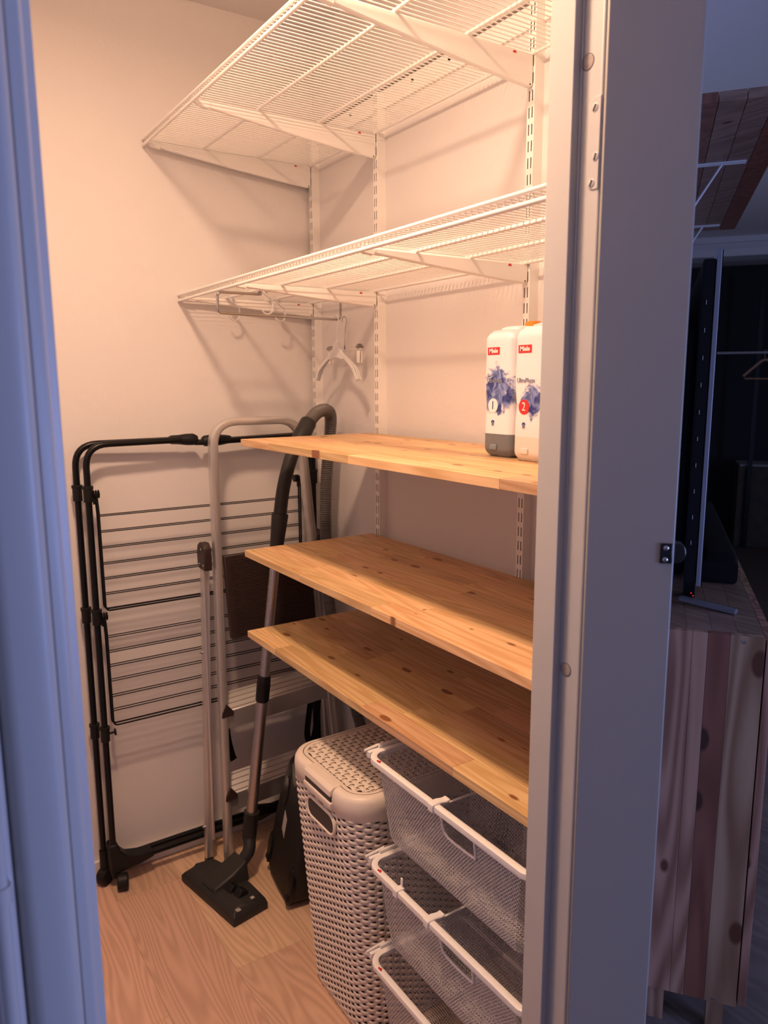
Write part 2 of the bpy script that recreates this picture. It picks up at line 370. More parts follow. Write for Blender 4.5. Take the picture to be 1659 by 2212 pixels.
# ---- left door frame, seen from the hall
lj = MB()
xs = -1.047
lj.prism([(xs, YD0), (xs, -1.516), (xs-0.011, -1.519), (xs-0.013, -1.553), (xs-0.016, -1.5565), (-1.0725, -1.5575), (-1.0735, YD0)], lambda p, t: Vector((p[0], p[1], t)), 0, 2.08)
struct('trim_2', lj, 'jamb', bevel=0.0012, smooth=60)
lc = MB(); lc.prism([(-1.0735, -1.548), (-1.0735, -1.560), (-1.0765, -1.5655), (-1.082, -1.568), (-1.088, -1.5672), (-1.104, -1.5680), (-1.110, -1.5655), (-1.114, -1.560), (-1.118, -1.548)], lambda p, t: Vector((p[0], p[1], t)), 0, 2.12)
struct('trim_3', lc, 'jamb', smooth=70)
pp = MB(); pp.tube([(-1.1295, -1.571, 0.0), (-1.1295, -1.571, 2.3)], 0.0062, 16)
pipe = thing('heating_pipe', 'thin white painted pipe with a clip beside the blue lit door frame', 'pipe', (-1.1295, -1.571, 0))
build('tube', pp, 'jamb', pipe)
zz = ony(15, 1935, -1.575).z
mb = MB(); mb.disc_stack((-1.1295, -1.571, zz-0.008), (0, 0, 1), [(0, 0.0082), (0.016, 0.0082)], 16); mb.box(-1.134, -1.122, -1.571, -1.556, zz-0.006, zz+0.006)
build('pipe_clip', mb, 'jamb', pipe)

# ------------------------------------------------------------------ wall rails and track
RAILS = [-0.030, -0.3965, -0.9801]
ZS0 = 2.0010; PITCHS = 0.032; RW0, RW1 = -0.0060, 0.0150; XS = -0.0145
rail_labels = ['white slotted wall rail in the corner beside the left wall', 'white slotted wall rail between the corner rail and the detergent bottles', 'white slotted wall rail right behind the detergent bottles']
def make_rail(yk, label):
    t = thing('wall_rail', label, 'shelf rail', (WB, yk, 0.3), 'slotted rails of the shelf system')
    mb = MB(); ys = [yk+RW0, yk-0.0013, yk+0.0013, yk+0.0077, yk+0.0103, yk+RW1]
    z = ZS0 + 6*PITCHS; zb = 0.30
    while z > zb:
        zs = [z+0.0065, z, z-0.0205, z-0.0255]
        for i in range(3):
            for j in range(5):
                if i == 1 and j in (1, 3): continue
                mb.quad((XS, ys[j], zs[i+1]), (XS, ys[j+1], zs[i+1]), (XS, ys[j+1], zs[i]), (XS, ys[j], zs[i]))
        z -= PITCHS
    ztop = ZS0 + 6*PITCHS + 0.0065; zbot = z + PITCHS - 0.0255
    for y in (yk+RW0, yk+RW1):
        mb.quad((XS, y, zbot), (WB, y, zbot), (WB, y, ztop), (XS, y, ztop))
    mb.quad((XS, yk+RW0, ztop), (XS, yk+RW1, ztop), (WB, yk+RW1, ztop), (WB, yk+RW0, ztop))
    build('rail_channel', mb, 'white', t, smooth=None)
    mb = MB(); mb.box(WB-0.003, WB-0.0005, yk+RW0+0.0006, yk+RW1-0.0006, zbot, ztop-0.001)
    build('slot_shade_strip', mb, 'darkslot', t, smooth=None)  # near-black strip painted as the shade inside the slotted channel
    return t
for yk, lb in zip(RAILS, rail_labels): make_rail(yk, lb)
trk = thing('hang_track', 'white horizontal hanging track high on the wall above the top wire shelf', 'shelf rail', (WB, -0.6, 2.16))
mb = MB(); mb.prism([(WB, 2.222), (WB-0.010, 2.222), (WB-0.010, 2.216), (WB-0.003, 2.213), (WB-0.003, 2.168), (WB-0.007, 2.165), (WB-0.007, 2.161), (WB, 2.161)], lambda p, t: Vector((p[0], t, p[1])), yB+0.02, -0.012)
build('track_profile', mb, 'white', trk, smooth=None)
mb = MB(); mb.box(WB-0.0035, WB-0.0025, yB+0.03, -0.013, 2.207, 2.2135)
build('track_shadow_strip', mb, 'trackshade', trk, smooth=None)  # grey strip standing in for the shadow under the track's lip
for u, v in ((757, 249), (891, 173), (971, 127)):
    c = onx(u, v, WB-0.003); mb = MB(); mb.disc_stack(c, (-1, 0, 0), [(0, 0.0052), (0.0012, 0.0052), (0.002, 0.003)], 14)
    build('track_screw', mb, 'gunmetal', trk)

# ------------------------------------------------------------------ wire shelves with brackets
def bracket(yk, zt, xf, hback, hfront, label, group):
    t = thing('shelf_bracket', label, 'shelf bracket', (XS, yk+0.0045, zt-hback), group)
    y0, y1 = yk-0.0008, yk+0.0098
    poly = [(XS, zt-0.001), (XS, zt-hback+0.006), (XS-0.004, zt-hback+0.001), (XS-0.010, zt-hback)]
    n = 12
    for i in range(1, n+1):
        f = i/n; x = XS-0.010 + (xf+0.022-XS+0.010)*f
        poly.append((x, zt-hback + (hback-hfront)*(f**1.18)))
    poly += [(xf+0.018, zt-0.0015)]
    mb = MB(); mb.prism(poly, lambda p, q: Vector((p[0], q, p[1])), y0, y1)
    build('bracket_arm', mb, 'white', t, bevel=0.003)
    npoly = [(xf+0.024, zt-0.002), (xf+0.004, zt-0.0015), (xf+0.001, zt-0.004), (xf+0.0015, zt-hfront*0.62), (xf+0.008, zt-hfront*0.98), (xf+0.018, zt-hfront-0.002), (xf+0.034, zt-hfront-0.004), (xf+0.040, zt-0.006)]
    mb = MB(); mb.prism(npoly, lambda p, q: Vector((p[0], q, p[1])), y0-0.0006, y1+0.0006)
    build('nose_cap', mb, 'whiteplastic', t, bevel=0.0025)
    mb = MB(); mb.disc_stack((XS-0.0085, y0-0.0003, zt-hback+0.005), (0, 1, 0), [(0, 0.0018), (0.004, 0.0018)], 10)
    build('rivet_hole', mb, 'darkslot', t)
    build('logo', text_mb('elfa', 0.0065, (-0.066, y0-0.0002, zt-0.0065), (1, 0, 0), (0, 0, 1), 0.0003, 0.00025), 'red', t, smooth=None)
    return t
def wire_shelf(name, label, zt, xf, rods, group):
    t = thing(name, label, 'wire shelf', (xf, -0.7, zt), group)
    yend = YD0 + 0.012
    zl = zt - 0.0145; zw = zt + 0.002
    # shared wire
    y = -0.010; first = None; k = 0
    while y > yend:
        xb = min(-0.008, DIN.x + (y-DIN.y)*U2.x/U2.y - 0.008)
        if first is not None and xb == -0.008:
            w = first.copy(); COL.objects.link(w); w.parent = t; w.location = first.location + Vector((0, y-y00, 0))
        else:
            mb = MB(); mb.tube([(xb, y, zw), (xf+0.006, y, zw), (xf+0.002, y, zw-0.0015), (xf+0.0008, y, zw-0.005), (xf+0.0008, y, zl)], 0.00132, 5)
            w = build('shelf_wire', mb, 'white', t, loc=(xf, y, zt))
            if first is None: first = w; y00 = y
        y -= 0.0140; k += 1
    for i, x in enumerate(rods):
        yl = max(yend, diag_y(x)+0.012) if x > DIN.x else yend
        mb = MB(); mb.cyl((x, -0.006, zt-0.0025), (x, yl, zt-0.0025), 0.0036, 10)
        build('shelf_rod', mb, 'white', t)
    for z, r in ((zw-0.001, 0.0035), (zl, 0.0038)):
        mb = MB(); mb.cyl((xf-0.003, -0.006, z), (xf-0.003, yend, z), r, 10)
        build('front_bar', mb, 'white', t)
    return t
wire_shelf('wire_shelf', 'deep white wire shelf at the top under the ceiling', 2.102, -0.509, (-0.348, -0.183, -0.016), None)
wire_shelf('wire_shelf', 'white wire shelf with the chrome clothes rail hung below it', 1.700, -0.431, (-0.300, -0.168, -0.022), None)
for yk, wh in zip(RAILS, ('on the corner rail beside the left wall', 'on the middle rail', 'on the rail behind the bottles')):
    bracket(yk, 2.099, -0.506, 0.063, 0.017, 'deep white bracket under the top wire shelf '+wh, 'brackets of the wire shelves')
for yk, wh in zip(RAILS, ('on the corner rail beside the left wall', 'on the middle rail', 'on the rail above the bottles')):
    bracket(yk, 1.697, -0.430, 0.041, 0.011, 'slim white bracket under the lower wire shelf '+wh, 'brackets of the wire shelves')

# ------------------------------------------------------------------ pine shelves
SZ = [1.3131, 1.0233, 0.8034]; ST_ = 0.0172; SXF, SXB, SYL = -0.4117, -0.0170, -0.3663
sh_lab = ['pine board shelf carrying the detergent bottles', 'empty knotty pine board shelf, the middle one of three', 'empty pine board shelf right above the mesh baskets']
for k, z in enumerate(SZ):
    t = thing('pine_shelf', sh_lab[k], 'shelf', (SXF, SYL, z-ST_), 'pine board shelves')
    rnd = random.Random(100+k); nrow = 8; wr = (SXB-SXF)/nrow
    for i in range(nrow):
        x0, x1 = SXF+i*wr, SXF+(i+1)*wr
        ye = YD0+0.004 if x1 < DIN.x else diag_y(x1)+0.006
        y = SYL; L = rnd.uniform(0.12, 0.45)
        while y > ye+0.001:
            y2 = max(ye, y-L)
            if y2-ye < 0.08: y2 = ye
            mb = MB(); mb.box(x0+0.00008, x1-0.00008, y2+0.00008, y-0.00008, z-ST_, z)
            build('stave', mb, 'pine', t, loc=((x0+x1)/2, (y+y2)/2, z-ST_/2), smooth=None, bevel=0.0009 if i == 0 else 0.00025)
            y = y2; L = rnd.uniform(0.26, 0.50)
    for yk, wh in ((RAILS[1], 'on the middle rail'), (RAILS[2], 'near the bottles')):
        b = thing('board_bracket', 'white bracket with frosted cap under the %s pine shelf %s' % (('top', 'middle', 'lowest')[k], wh), 'shelf bracket', (XS, yk+0.0045, z-ST_-0.03), 'brackets of the pine shelves')
        zt = z-ST_
        mb = MB(); mb.prism([(XS, zt), (XS, zt-0.034), (XS-0.01, zt-0.036), (-0.33, zt-0.008), (-0.35, zt)], lambda p, q: Vector((p[0], q, p[1])), yk-0.001, yk+0.010)
        build('bracket_arm', mb, 'white', b, bevel=0.002)
        mb = MB(); mb.prism([(-0.30, zt), (-0.30, zt-0.0085), (-0.378, zt-0.0080), (-0.386, zt-0.006), (-0.390, zt)], lambda p, q: Vector((p[0], q, p[1])), yk-0.006, yk+0.015)
        build('end_cap', mb, 'capplastic', b, bevel=0.003)

# ------------------------------------------------------------------ detergent bottles
def ink_mat(name, cy, zbase, seed, zlo, zhi, amt):
    m, nt, b = newmat(name); setp(b, rough=0.32, color=(0.85, 0.84, 0.85))
    tc = node(nt, 'ShaderNodeTexCoord'); sx = node(nt, 'ShaderNodeSeparateXYZ'); link(nt, tc.outputs['Object'], sx.inputs[0])
    n1 = node(nt, 'ShaderNodeTexNoise', noise_dimensions='4D', inp={'Scale': 26.0, 'Detail': 7.0, 'Roughness': 0.62, 'Distortion': 1.6, 'W': seed}); link(nt, tc.outputs['Object'], n1.inputs['Vector'])
    # soft window in height and across
    zc, zh = (zlo+zhi)/2, (zhi-zlo)/2
    def band(out, c, h):
        a = node(nt, 'ShaderNodeMath', operation='SUBTRACT', inp={1: c}); link(nt, out, a.inputs[0])
        d = node(nt, 'ShaderNodeMath', operation='DIVIDE', inp={1: h}); link(nt, a.outputs[0], d.inputs[0])
        p = node(nt, 'ShaderNodeMath', operation='POWER', inp={1: 2.0}); ab = node(nt, 'ShaderNodeMath', operation='ABSOLUTE'); link(nt, d.outputs[0], ab.inputs[0]); link(nt, ab.outputs[0], p.inputs[0]); return p.outputs[0]
    bz = band(sx.outputs[2], zc, zh); by = band(sx.outputs[1], cy, 0.046)
    sm = node(nt, 'ShaderNodeMath', operation='ADD'); link(nt, bz, sm.inputs[0]); link(nt, by, sm.inputs[1])
    th = node(nt, 'ShaderNodeMath', operation='MULTIPLY_ADD', inp={1: 0.30, 2: amt}); link(nt, sm.outputs[0], th.inputs[0])
    df = node(nt, 'ShaderNodeMath', operation='SUBTRACT'); link(nt, n1.outputs[0], df.inputs[0]); link(nt, th.outputs[0], df.inputs[1])
    mk = node(nt, 'ShaderNodeMapRange', inp={1: -0.02, 2: 0.09}); link(nt, df.outputs[0], mk.inputs[0])
    fx = node(nt, 'ShaderNodeMapRange', inp={1: -0.040, 2: -0.055}); link(nt, sx.outputs[0], fx.inputs[0])
    fm = node(nt, 'ShaderNodeMath', operation='MULTIPLY'); link(nt, mk.outputs[0], fm.inputs[0]); link(nt, fx.outputs[0], fm.inputs[1])
    n2 = node(nt, 'ShaderNodeTexNoise', inp={'Scale': 55.0, 'Detail': 4.0, 'Distortion': 1.2}); link(nt, tc.outputs['Object'], n2.inputs['Vector'])
    cr = node(nt, 'ShaderNodeValToRGB'); link(nt, n2.outputs[0], cr.inputs[0])
    cr.color_ramp.elements[0].position = 0.38; cr.color_ramp.elements[1].position = 0.66
    cr.color_ramp.elements[0].color = (0.035, 0.05, 0.22, 1); cr.color_ramp.elements[1].color = (0.28, 0.36, 0.66, 1)
    mx = node(nt, 'ShaderNodeMix', data_type='RGBA'); mx.inputs['A'].default_value = (0.86, 0.85, 0.87, 1)
    link(nt, fm.outputs[0], mx.inputs['Factor']); link(nt, cr.outputs[0], mx.inputs['B']); link(nt, mx.outputs['Result'], b.inputs['Base Color'])
    return m
M['bottlegrey'] = plain('grey_translucent_base', (0.17, 0.185, 0.20), 0.3)
M['bottlecream'] = plain('milky_base', (0.80, 0.76, 0.70), 0.3)
M['bottlewhite'] = plain('bottle_white', (0.85, 0.84, 0.84), 0.32)
M['ultragrey'] = plain('thin_grey_print', (0.33, 0.35, 0.45), 0.5)
M['printwhite'] = plain('print_white', (0.88, 0.86, 0.84), 0.5)
M['printblue'] = plain('print_blue', (0.04, 0.06, 0.25), 0.5)
M['valvegrey'] = plain('valve_tab', (0.22, 0.27, 0.31), 0.3)
M['orange'] = plain('orange_cap', (0.85, 0.32, 0.03), 0.4)
def bottle(cx, cy, num, label, basemat, disc, numcol, ink, valve, z0, H=0.236):
    t = thing('detergent_bottle', label, 'bottle', (cx, cy, z0), 'detergent bottles on the top pine shelf')
    hw, hd = 0.0425, 0.062
    def ring(z, top=0.0):
        f = z/H
        waist = 0.0045*math.exp(-((f-0.42)/0.10)**2) + 0.0010*math.sin(f*9)
        sh = 0.0
        if f < 0.07: sh = 0.010*(1-f/0.07)**2
        if f > 0.93: sh = 0.011*((f-0.93)/0.07)**2
        return [Vector((cx+a, cy+b, z0+z)) for a, b in rrect(-hd+sh, hd-sh, -hw+waist+sh, hw-waist-sh, 0.017-0.3*min(sh, 0.01), 5)]
    zsplit = 0.044
    mb = MB(); mb.loft([ring(zsplit+(H-zsplit)*i/30) for i in range(31)]); body = build('bottle_body', mb, ink, t)
    mb = MB(); mb.loft([ring(zsplit*i/8) for i in range(9)]); build('bottle_base', mb, basemat, t)
    mb = MB(); mb.loft([[Vector((cx+a, cy+b, z0+H-0.001+h)) for a, b in rrect(-hd*k, hd*k, -hw*k, hw*k, 0.012, 4)] for h, k in ((0, 0.62), (0.006, 0.58), (0.009, 0.45))]); build('bottle_shoulder', mb, 'bottlewhite', t)
    fx = cx-hd-0.0007
    def X(dz): f = dz/H; return fx
    R, U = (0, -1, 0), (0, 0, 1)
    # brand plate
    yb, zb = cy+0.010, z0+0.198
    mb = MB(); mb.box(fx, fx+0.003, yb-0.0165, yb+0.0165, zb-0.0068, zb+0.0068); pl = build('brand_plate', mb, 'red', t, smooth=None)
    build('brand_lettering', text_mb('Miele', 0.0112, (fx-0.0002, yb, zb), R, U, 0.0003, 0.00035), 'printwhite', pl, smooth=None)
    build('product_lettering', text_mb('UltraPhase', 0.0118, (fx-0.0002, cy+0.006, z0+0.1435), R, U, 0.0004, 0.0, sx=0.86), 'ultragrey', t, smooth=None)
    # number disc
    yd, zd = cy+0.009, z0+0.097
    mb = MB(); mb.disc_stack((fx+0.005, yd, zd), (-1, 0, 0), [(0, 0.0132), (0.0052, 0.0132)], 28); dk = build('number_disc', mb, disc, t)
    build('number', text_mb(num, 0.0215, (fx-0.0006, yd, zd), R, U, 0.0004, 0.0, sx=0.9), numcol, dk, smooth=None)
    # wash pictogram
    yp, zp = cy+0.009, z0+0.065
    mb = MB()
    mb.prism([(-0.0042, 0.0005), (-0.0036, 0.003), (-0.0015, 0.0048), (0.0015, 0.0048), (0.0036, 0.003), (0.0042, 0.0005), (0.0018, 0.0012), (0, 0.0022), (-0.0018, 0.0012)], lambda p, q: Vector((q, yp-p[0], zp+p[1])), fx-0.0004, fx+0.002)
    mb.tube([Vector((fx, yp-a, zp+b)) for a, b in ((-0.003, 0), (0.003, 0), (0.0026, -0.0055), (-0.0026, -0.0055))], 0.0004, 4, closed=True)
    pic = build('wash_pictogram', mb, 'printblue', t, smooth=None)
    build('pictogram_number', text_mb('27' if num == '1' else '50', 0.0042, (fx-0.0003, yp, zp-0.0027), R, U, 0.0003, 0.0), 'printblue', pic, smooth=None)
    mb = MB(); mb.prism([(-0.010, -0.0055), (0.010, -0.0055), (0.010, 0.0055), (-0.006, 0.0055), (-0.010, 0.001)], lambda p, q: Vector((q, cy+0.006-p[0], z0+0.019+p[1])), fx-0.0022, fx+0.004)
    build('valve_tab', mb, valve, t, bevel=0.0015)
    return t
inkA = ink_mat('ink_cloud_tall', -0.002, 0, 1.7, 0.075, 0.180, 0.30)
inkB = ink_mat('ink_cloud_low', -0.012, 0, 5.2, 0.070, 0.150, 0.33)
bottle(-0.140, -1.1020, '1', 'white detergent bottle with a white 1 disc and dark grey base', 'bottlegrey', 'printwhite', 'printblue', inkA, 'valvegrey', SZ[0])
bottle(-0.156, -1.2025, '2', 'white detergent bottle with a red 2 disc and pale base', 'bottlecream', 'red', 'printwhite', inkB, 'bottlecream', SZ[0])
oq = onx(1153, 694, -0.046); ox, oy, oz = oq.x, oq.y, oq.z-SZ[0]
oc = thing('capped_bottle', 'bottle with an orange cap hidden behind the number 2 bottle', 'bottle', (ox, oy, SZ[0]))
mb = MB(); mb.disc_stack((ox, oy, SZ[0]), (0, 0, 1), [(0, 0.022), (0.003, 0.025), (oz-0.070, 0.025), (oz-0.045, 0.018), (oz-0.030, 0.014)], 24); build('bottle_body', mb, 'bottlewhite', oc)
mb = MB(); mb.disc_stack((ox, oy, SZ[0]+oz-0.031), (0, 0, 1), [(0, 0.017), (0.002, 0.018), (0.028, 0.017), (0.031, 0.013)], 24); build('bottle_cap', mb, 'orange', oc)

# ------------------------------------------------------------------ clothes rail, hooks, hangers
yr = -0.262
t = thing('clothes_rail', 'bent chrome clothes rail hung under the lower wire shelf', 'clothes rail', (-0.418, yr, 1.63))
zlow = 1.634
mb = MB(); mb.tube(rounded([(-0.302, yr, 1.6865), (-0.418, yr, 1.6865), (-0.418, yr, zlow), (-0.052, yr, zlow-0.004), (-0.052, yr, 1.688)], 0.014, 7), 0.0036, 12)
build('rail_bar', mb, 'chrome', t)
for x, h in ((-0.300, 0.0), (-0.052, 0.0)):
    mb = MB(); mb.box(x-0.006, x+0.006, yr-0.004, yr+0.004, 1.684, 1.6945)
    build('rail_clip', mb, 'chrome', t, bevel=0.001)
def hook(x, y, label):
    t = thing('plastic_hook', label, 'hook', (x, y, 1.63), 'frosted plastic hooks under the lower wire shelf')
    prof = [(0.004, 1.698), (-0.004, 1.7035), (-0.0065, 1.697), (-0.003, 1.689), (0.010, 1.678), (0.0215, 1.669), (0.0235, 1.655), (0.021, 1.641), (0.012, 1.634), (0.001, 1.6345), (-0.005, 1.640), (-0.0075, 1.647)]
    mb = MB(); mb.tube(smoothpath([(x+a, y, z) for a, z in prof], 3), 0.003, 8, flat=(0.0017, 0.0042), up=(0, 0, 1))
    build('hook_strip', mb, 'clear', t)
    mb = MB(); mb.box(x+0.004, x+0.011, y-0.0045, y+0.0045, 1.686, 1.697)
    build('hook_clip', mb, 'clear', t, bevel=0.001)
hook(-0.297, -0.060, 'frosted plastic hook on the front rod close to the left wall')
hook(-0.300, -0.292, 'frosted plastic hook beside the end of the chrome rail')
hook(-0.166, -0.090, 'frosted plastic hook on the middle rod behind the chrome rail')
def hanger(x, yc, w, label, clips=False, mat='clear', tilt=0.0):
    ztop = zlow+0.0045
    t = thing('clothes_hanger', label, 'hanger', (x, yc, 1.45), 'hangers on the chrome rail')
    hk = smoothpath([(x, yc+0.012, ztop-0.012), (x, yc+0.010, ztop-0.002), (x, yc, ztop+0.003), (x, yc-0.011, ztop-0.003), (x, yc-0.011, ztop-0.016), (x, yc-0.004, ztop-0.040), (x, yc-0.001, ztop-0.085)], 5)
    mb = MB(); mb.tube(hk, 0.0016 if mat == 'clear' else 0.0013, 8); build('hanger_hook', mb, 'chrome' if clips else 'clear', t)
    za = ztop-0.080
    if not clips:
        poly = [(-0.020, za+0.002), (-0.012, za+0.014), (0.0, za+0.017), (0.012, za+0.014), (0.020, za+0.002)]
        mb = MB(); mb.prism([(-0.045, za-0.034), (-0.016, za-0.002), (-0.010, za+0.010), (0, za+0.014), (0.010, za+0.010), (0.016, za-0.002), (0.045, za-0.034), (0.040, za-0.042), (0.0, za-0.034), (-0.040, za-0.042)], lambda p, q: Vector((q, yc+p[0], p[1])), x-0.0035, x+0.0035)
        build('hanger_neck', mb, 'clear', t, bevel=0.002)
        for s in (-1, 1):
            for k in range(3):
                dx = (k-1)*0.006
                arm = smoothpath([(x+dx*0.3, yc+s*0.030, za-0.026), (x+dx*0.7, yc+s*w*0.62, za-0.050), (x+dx, yc+s*w*0.85, za-0.070), (x+dx, yc+s*w*1.0, za-0.098)], 4)
                mb = MB(); mb.tube(arm, 0.002, 6, flat=(0.0045, 0.0016), up=(0, 0, 1)); build('hanger_arm', mb, 'clear', t)
    else:
        mb = MB(); mb.cyl((x, yc-w, za-0.012), (x, yc+w, za-0.012), 0.0022, 8); build('hanger_bar', mb, 'whiteplastic', t)
        mb = MB(); mb.tube([(x, yc-0.001, za), (x, yc, za-0.012)], 0.0022, 6); build('hanger_stem', mb, 'chrome', t)
        for s in (-1, 1):
            mb = MB(); mb.prism([(-0.008, -0.004), (0.008, -0.004), (0.006, -0.038), (-0.006, -0.038)], lambda p, q: Vector((q, yc+s*(w-0.012)+p[0], za-0.012+p[1])), x-0.006, x-0.002)
            mb.prism([(-0.008, -0.004), (0.008, -0.004), (0.006, -0.038), (-0.006, -0.038)], lambda p, q: Vector((q, yc+s*(w-0.012)+p[0], za-0.012+p[1])), x+0.002, x+0.006)
            cl = build('hanger_clip', mb, 'whiteplastic', t, bevel=0.001)
            mb = MB(); mb.tube(arc((0, 0), 0.0095, 0.2, PI-0.2, 8, lambda a, b: Vector((x+a, yc+s*(w-0.012), za-0.012+b))), 0.002, 8, flat=(0.0012, 0.006), up=(0, 1, 0))
            build('clip_spring', mb, 'chrome', cl)
hanger(-0.066, yr, 0.118, 'frosted clear plastic hanger on the chrome rail')
hanger(-0.030, -0.245, 0.095, 'clip hanger with metal springs behind the frosted hanger', clips=True, mat='w')

# ------------------------------------------------------------------ drying rack
t = thing('drying_rack', 'folded black drying rack on wheels leaning on the left wall', 'drying rack', (-0.745, -0.08, 0))
def xz(y): return lambda x, z: Vector((x, y, z))
YB_, YF_ = -0.038, -0.076
XLb, XLf, XRb, XRf = -0.750, -0.7305, -0.042, -0.052
for y, xl, xr, nm in ((YB_, XLb, XRb, 0), (YF_, XLf, XRf, 1)):
    mb = MB(); mb.tube(rounded([(xl, y, 0.10), (xl, y, 1.2935), (-0.465, y*0.5-0.030, 1.2955)], 0.062, 8), 0.0088, 12)
    build('tube_frame', mb, 'black', t)
    mb = MB(); mb.tube(rounded([(-0.350, y*0.5-0.030, 1.287), (xr, y, 1.293), (xr, y, 0.10)], 0.062, 8), 0.0088, 12)
    build('tube_frame', mb, 'black', t)
    for z in (1.163, 0.821, 0.478):
        for x, sgn in ((xl, 1), (xr, -1)):
            mb = MB(); mb.disc_stack((x, y, z-0.022), (0, 0, 1), [(0, 0.0118), (0.002, 0.0128), (0.034, 0.0128), (0.036, 0.0145), (0.043, 0.0145), (0.044, 0.012)], 16)
            build('leg_collar', mb, 'blackplastic', t)
    for x, sgn in ((xl, 1), (xr, -1)):
        mb = MB(); mb.tube([(x, y, 0.105), (x, y, 0.045)], 0.0125, 14); build('leg_socket', mb, 'blackplastic', t)
        ca = build('caster', (lambda m: (m.disc_stack((x, y, 0.050), (0, 0, -1), [(0, 0.011), (0.010, 0.012), (0.018, 0.010)], 12), m)[1])(MB()), 'blackplastic', t)
        wy = y - (0.022 if y == YF_ else 0.006); wx = x - (0.003 if y == YB_ else -0.016)
        ang = 0.9 if y == YB_ else 0.25
        ax = Vector((math.cos(ang), -math.sin(ang), 0))
        mb = MB(); mb.disc_stack(Vector((wx, wy, 0.0245)) - ax*0.016, ax, [(0, 0.016), (0.001, 0.0215), (0.004, 0.0245), (0.028, 0.0245), (0.031, 0.0215), (0.032, 0.016)], 24)
        build('wheel', mb, 'blackplastic', ca)
# folding joint of the top bar
ym = -0.060
for xs_, pr in ((-0.500, [(0, 0.0095), (0.006, 0.0125), (0.028, 0.0135), (0.050, 0.0165), (0.070, 0.0170), (0.082, 0.011)]), ):
    mb = MB(); mb.disc_stack((xs_, ym, 1.2965), (1, 0, -0.02), pr, 16); build('bar_joint', mb, 'blackplastic', t)
mb = MB(); mb.disc_stack((-0.315, ym, 1.2905), (-1, 0, -0.02), [(0, 0.0095), (0.006, 0.012), (0.030, 0.0155), (0.062, 0.0175), (0.082, 0.0155), (0.088, 0.011)], 16); build('bar_joint', mb, 'blackplastic', t)
mb = MB(); mb.cyl((-0.425, ym, 1.286), (-0.390, ym, 1.285), 0.0085, 12); build('joint_link', mb, 'blackplastic', t)
# pivots and folded wire trays
for zp, zl_, wires in ((1.160, 0.838, (1.102, 1.058, 1.014, 0.969, 0.927, 0.884)), (0.819, 0.502, (0.761, 0.718, 0.677, 0.634, 0.588, 0.546))):
    for y, dz, xa, xb in ((-0.088, 0.0, -0.7075, -0.1045), (-0.078, 0.0035, -0.7100, -0.1055)):
        mb = MB(); mb.tube(rounded([(xa-0.004, y, zp), (xa-0.0015, y, zp-0.05), (xa, y, zl_+dz), (xb, y, zl_+dz), (xb, y, zp+0.01)], 0.014, 6), 0.0025, 8)
        tr = build('tray_frame', mb, 'black', t)
        for z in wires:
            mb = MB(); mb.cyl((xa, y, z+dz*0.6), (xb, y, z+dz*0.8), 0.00155, 6); build('tray_wire', mb, 'black', tr)
    for x, sg in ((-0.7305, 1), (-0.092, -1)):
        mb = MB(); mb.cyl((x, -0.0765, zp), (x+sg*0.024, -0.0765, zp), 0.0038, 10)
        for k in range(3): mb.disc_stack((x+sg*(0.012+0.0062*k), -0.0765, zp+0.001), (sg, 0, 0), [(0, 0.008), (0.001, 0.0115), (0.003, 0.0115), (0.004, 0.008)], 16)
        mb.box(x+sg*0.014-0.003, x+sg*0.014+0.003, -0.0800, -0.0730, zp-0.026, zp)
        build('pivot_knob', mb, 'blackplastic', t)
for zp in (0.477,):
    for y, x in ((YF_, -0.7305), (YF_, -0.044)):
        sg = 1 if x < -0.4 else -1
        mb = MB(); mb.cyl((x, y, zp), (x+sg*0.028, y, zp), 0.0034, 10); mb.disc_stack((x+sg*0.026, y, zp), (sg, 0, 0), [(0, 0.009), (0.003, 0.0105), (0.004, 0.008)], 16)
        build('lock_knob', mb, 'blackplastic', t)
# foot bars with moulded corner brackets
for y in (-0.040, -0.072):
    mb = MB(); mb.tube([(-0.70, y, 0.068), (-0.062, y, 0.073)], 0.0092, 12); build('foot_bar', mb, 'black', t)
for y, xl in ((YF_, XLf), ):
    poly = [(xl-0.013, 0.138), (xl+0.011, 0.140), (xl+0.020, 0.112), (xl+0.036, 0.094), (xl+0.070, 0.086), (xl+0.112, 0.082), (xl+0.114, 0.064), (xl+0.070, 0.052), (xl+0.040, 0.050), (xl+0.012, 0.046), (xl-0.013, 0.046)]
    mb = MB(); mb.prism(poly, lambda p, q: Vector((p[0], q, p[1])), y-0.013, y+0.030); build('corner_bracket', mb, 'blackplastic', t, bevel=0.005)
mb = MB(); mb.disc_stack((-0.315, -0.058, 0.073), (1, 0, 0), [(0, 0.012), (0.02, 0.024), (0.05, 0.026), (0.08, 0.020), (0.11, 0.014)], 16); build('foot_joint', mb, 'blackplastic', t)

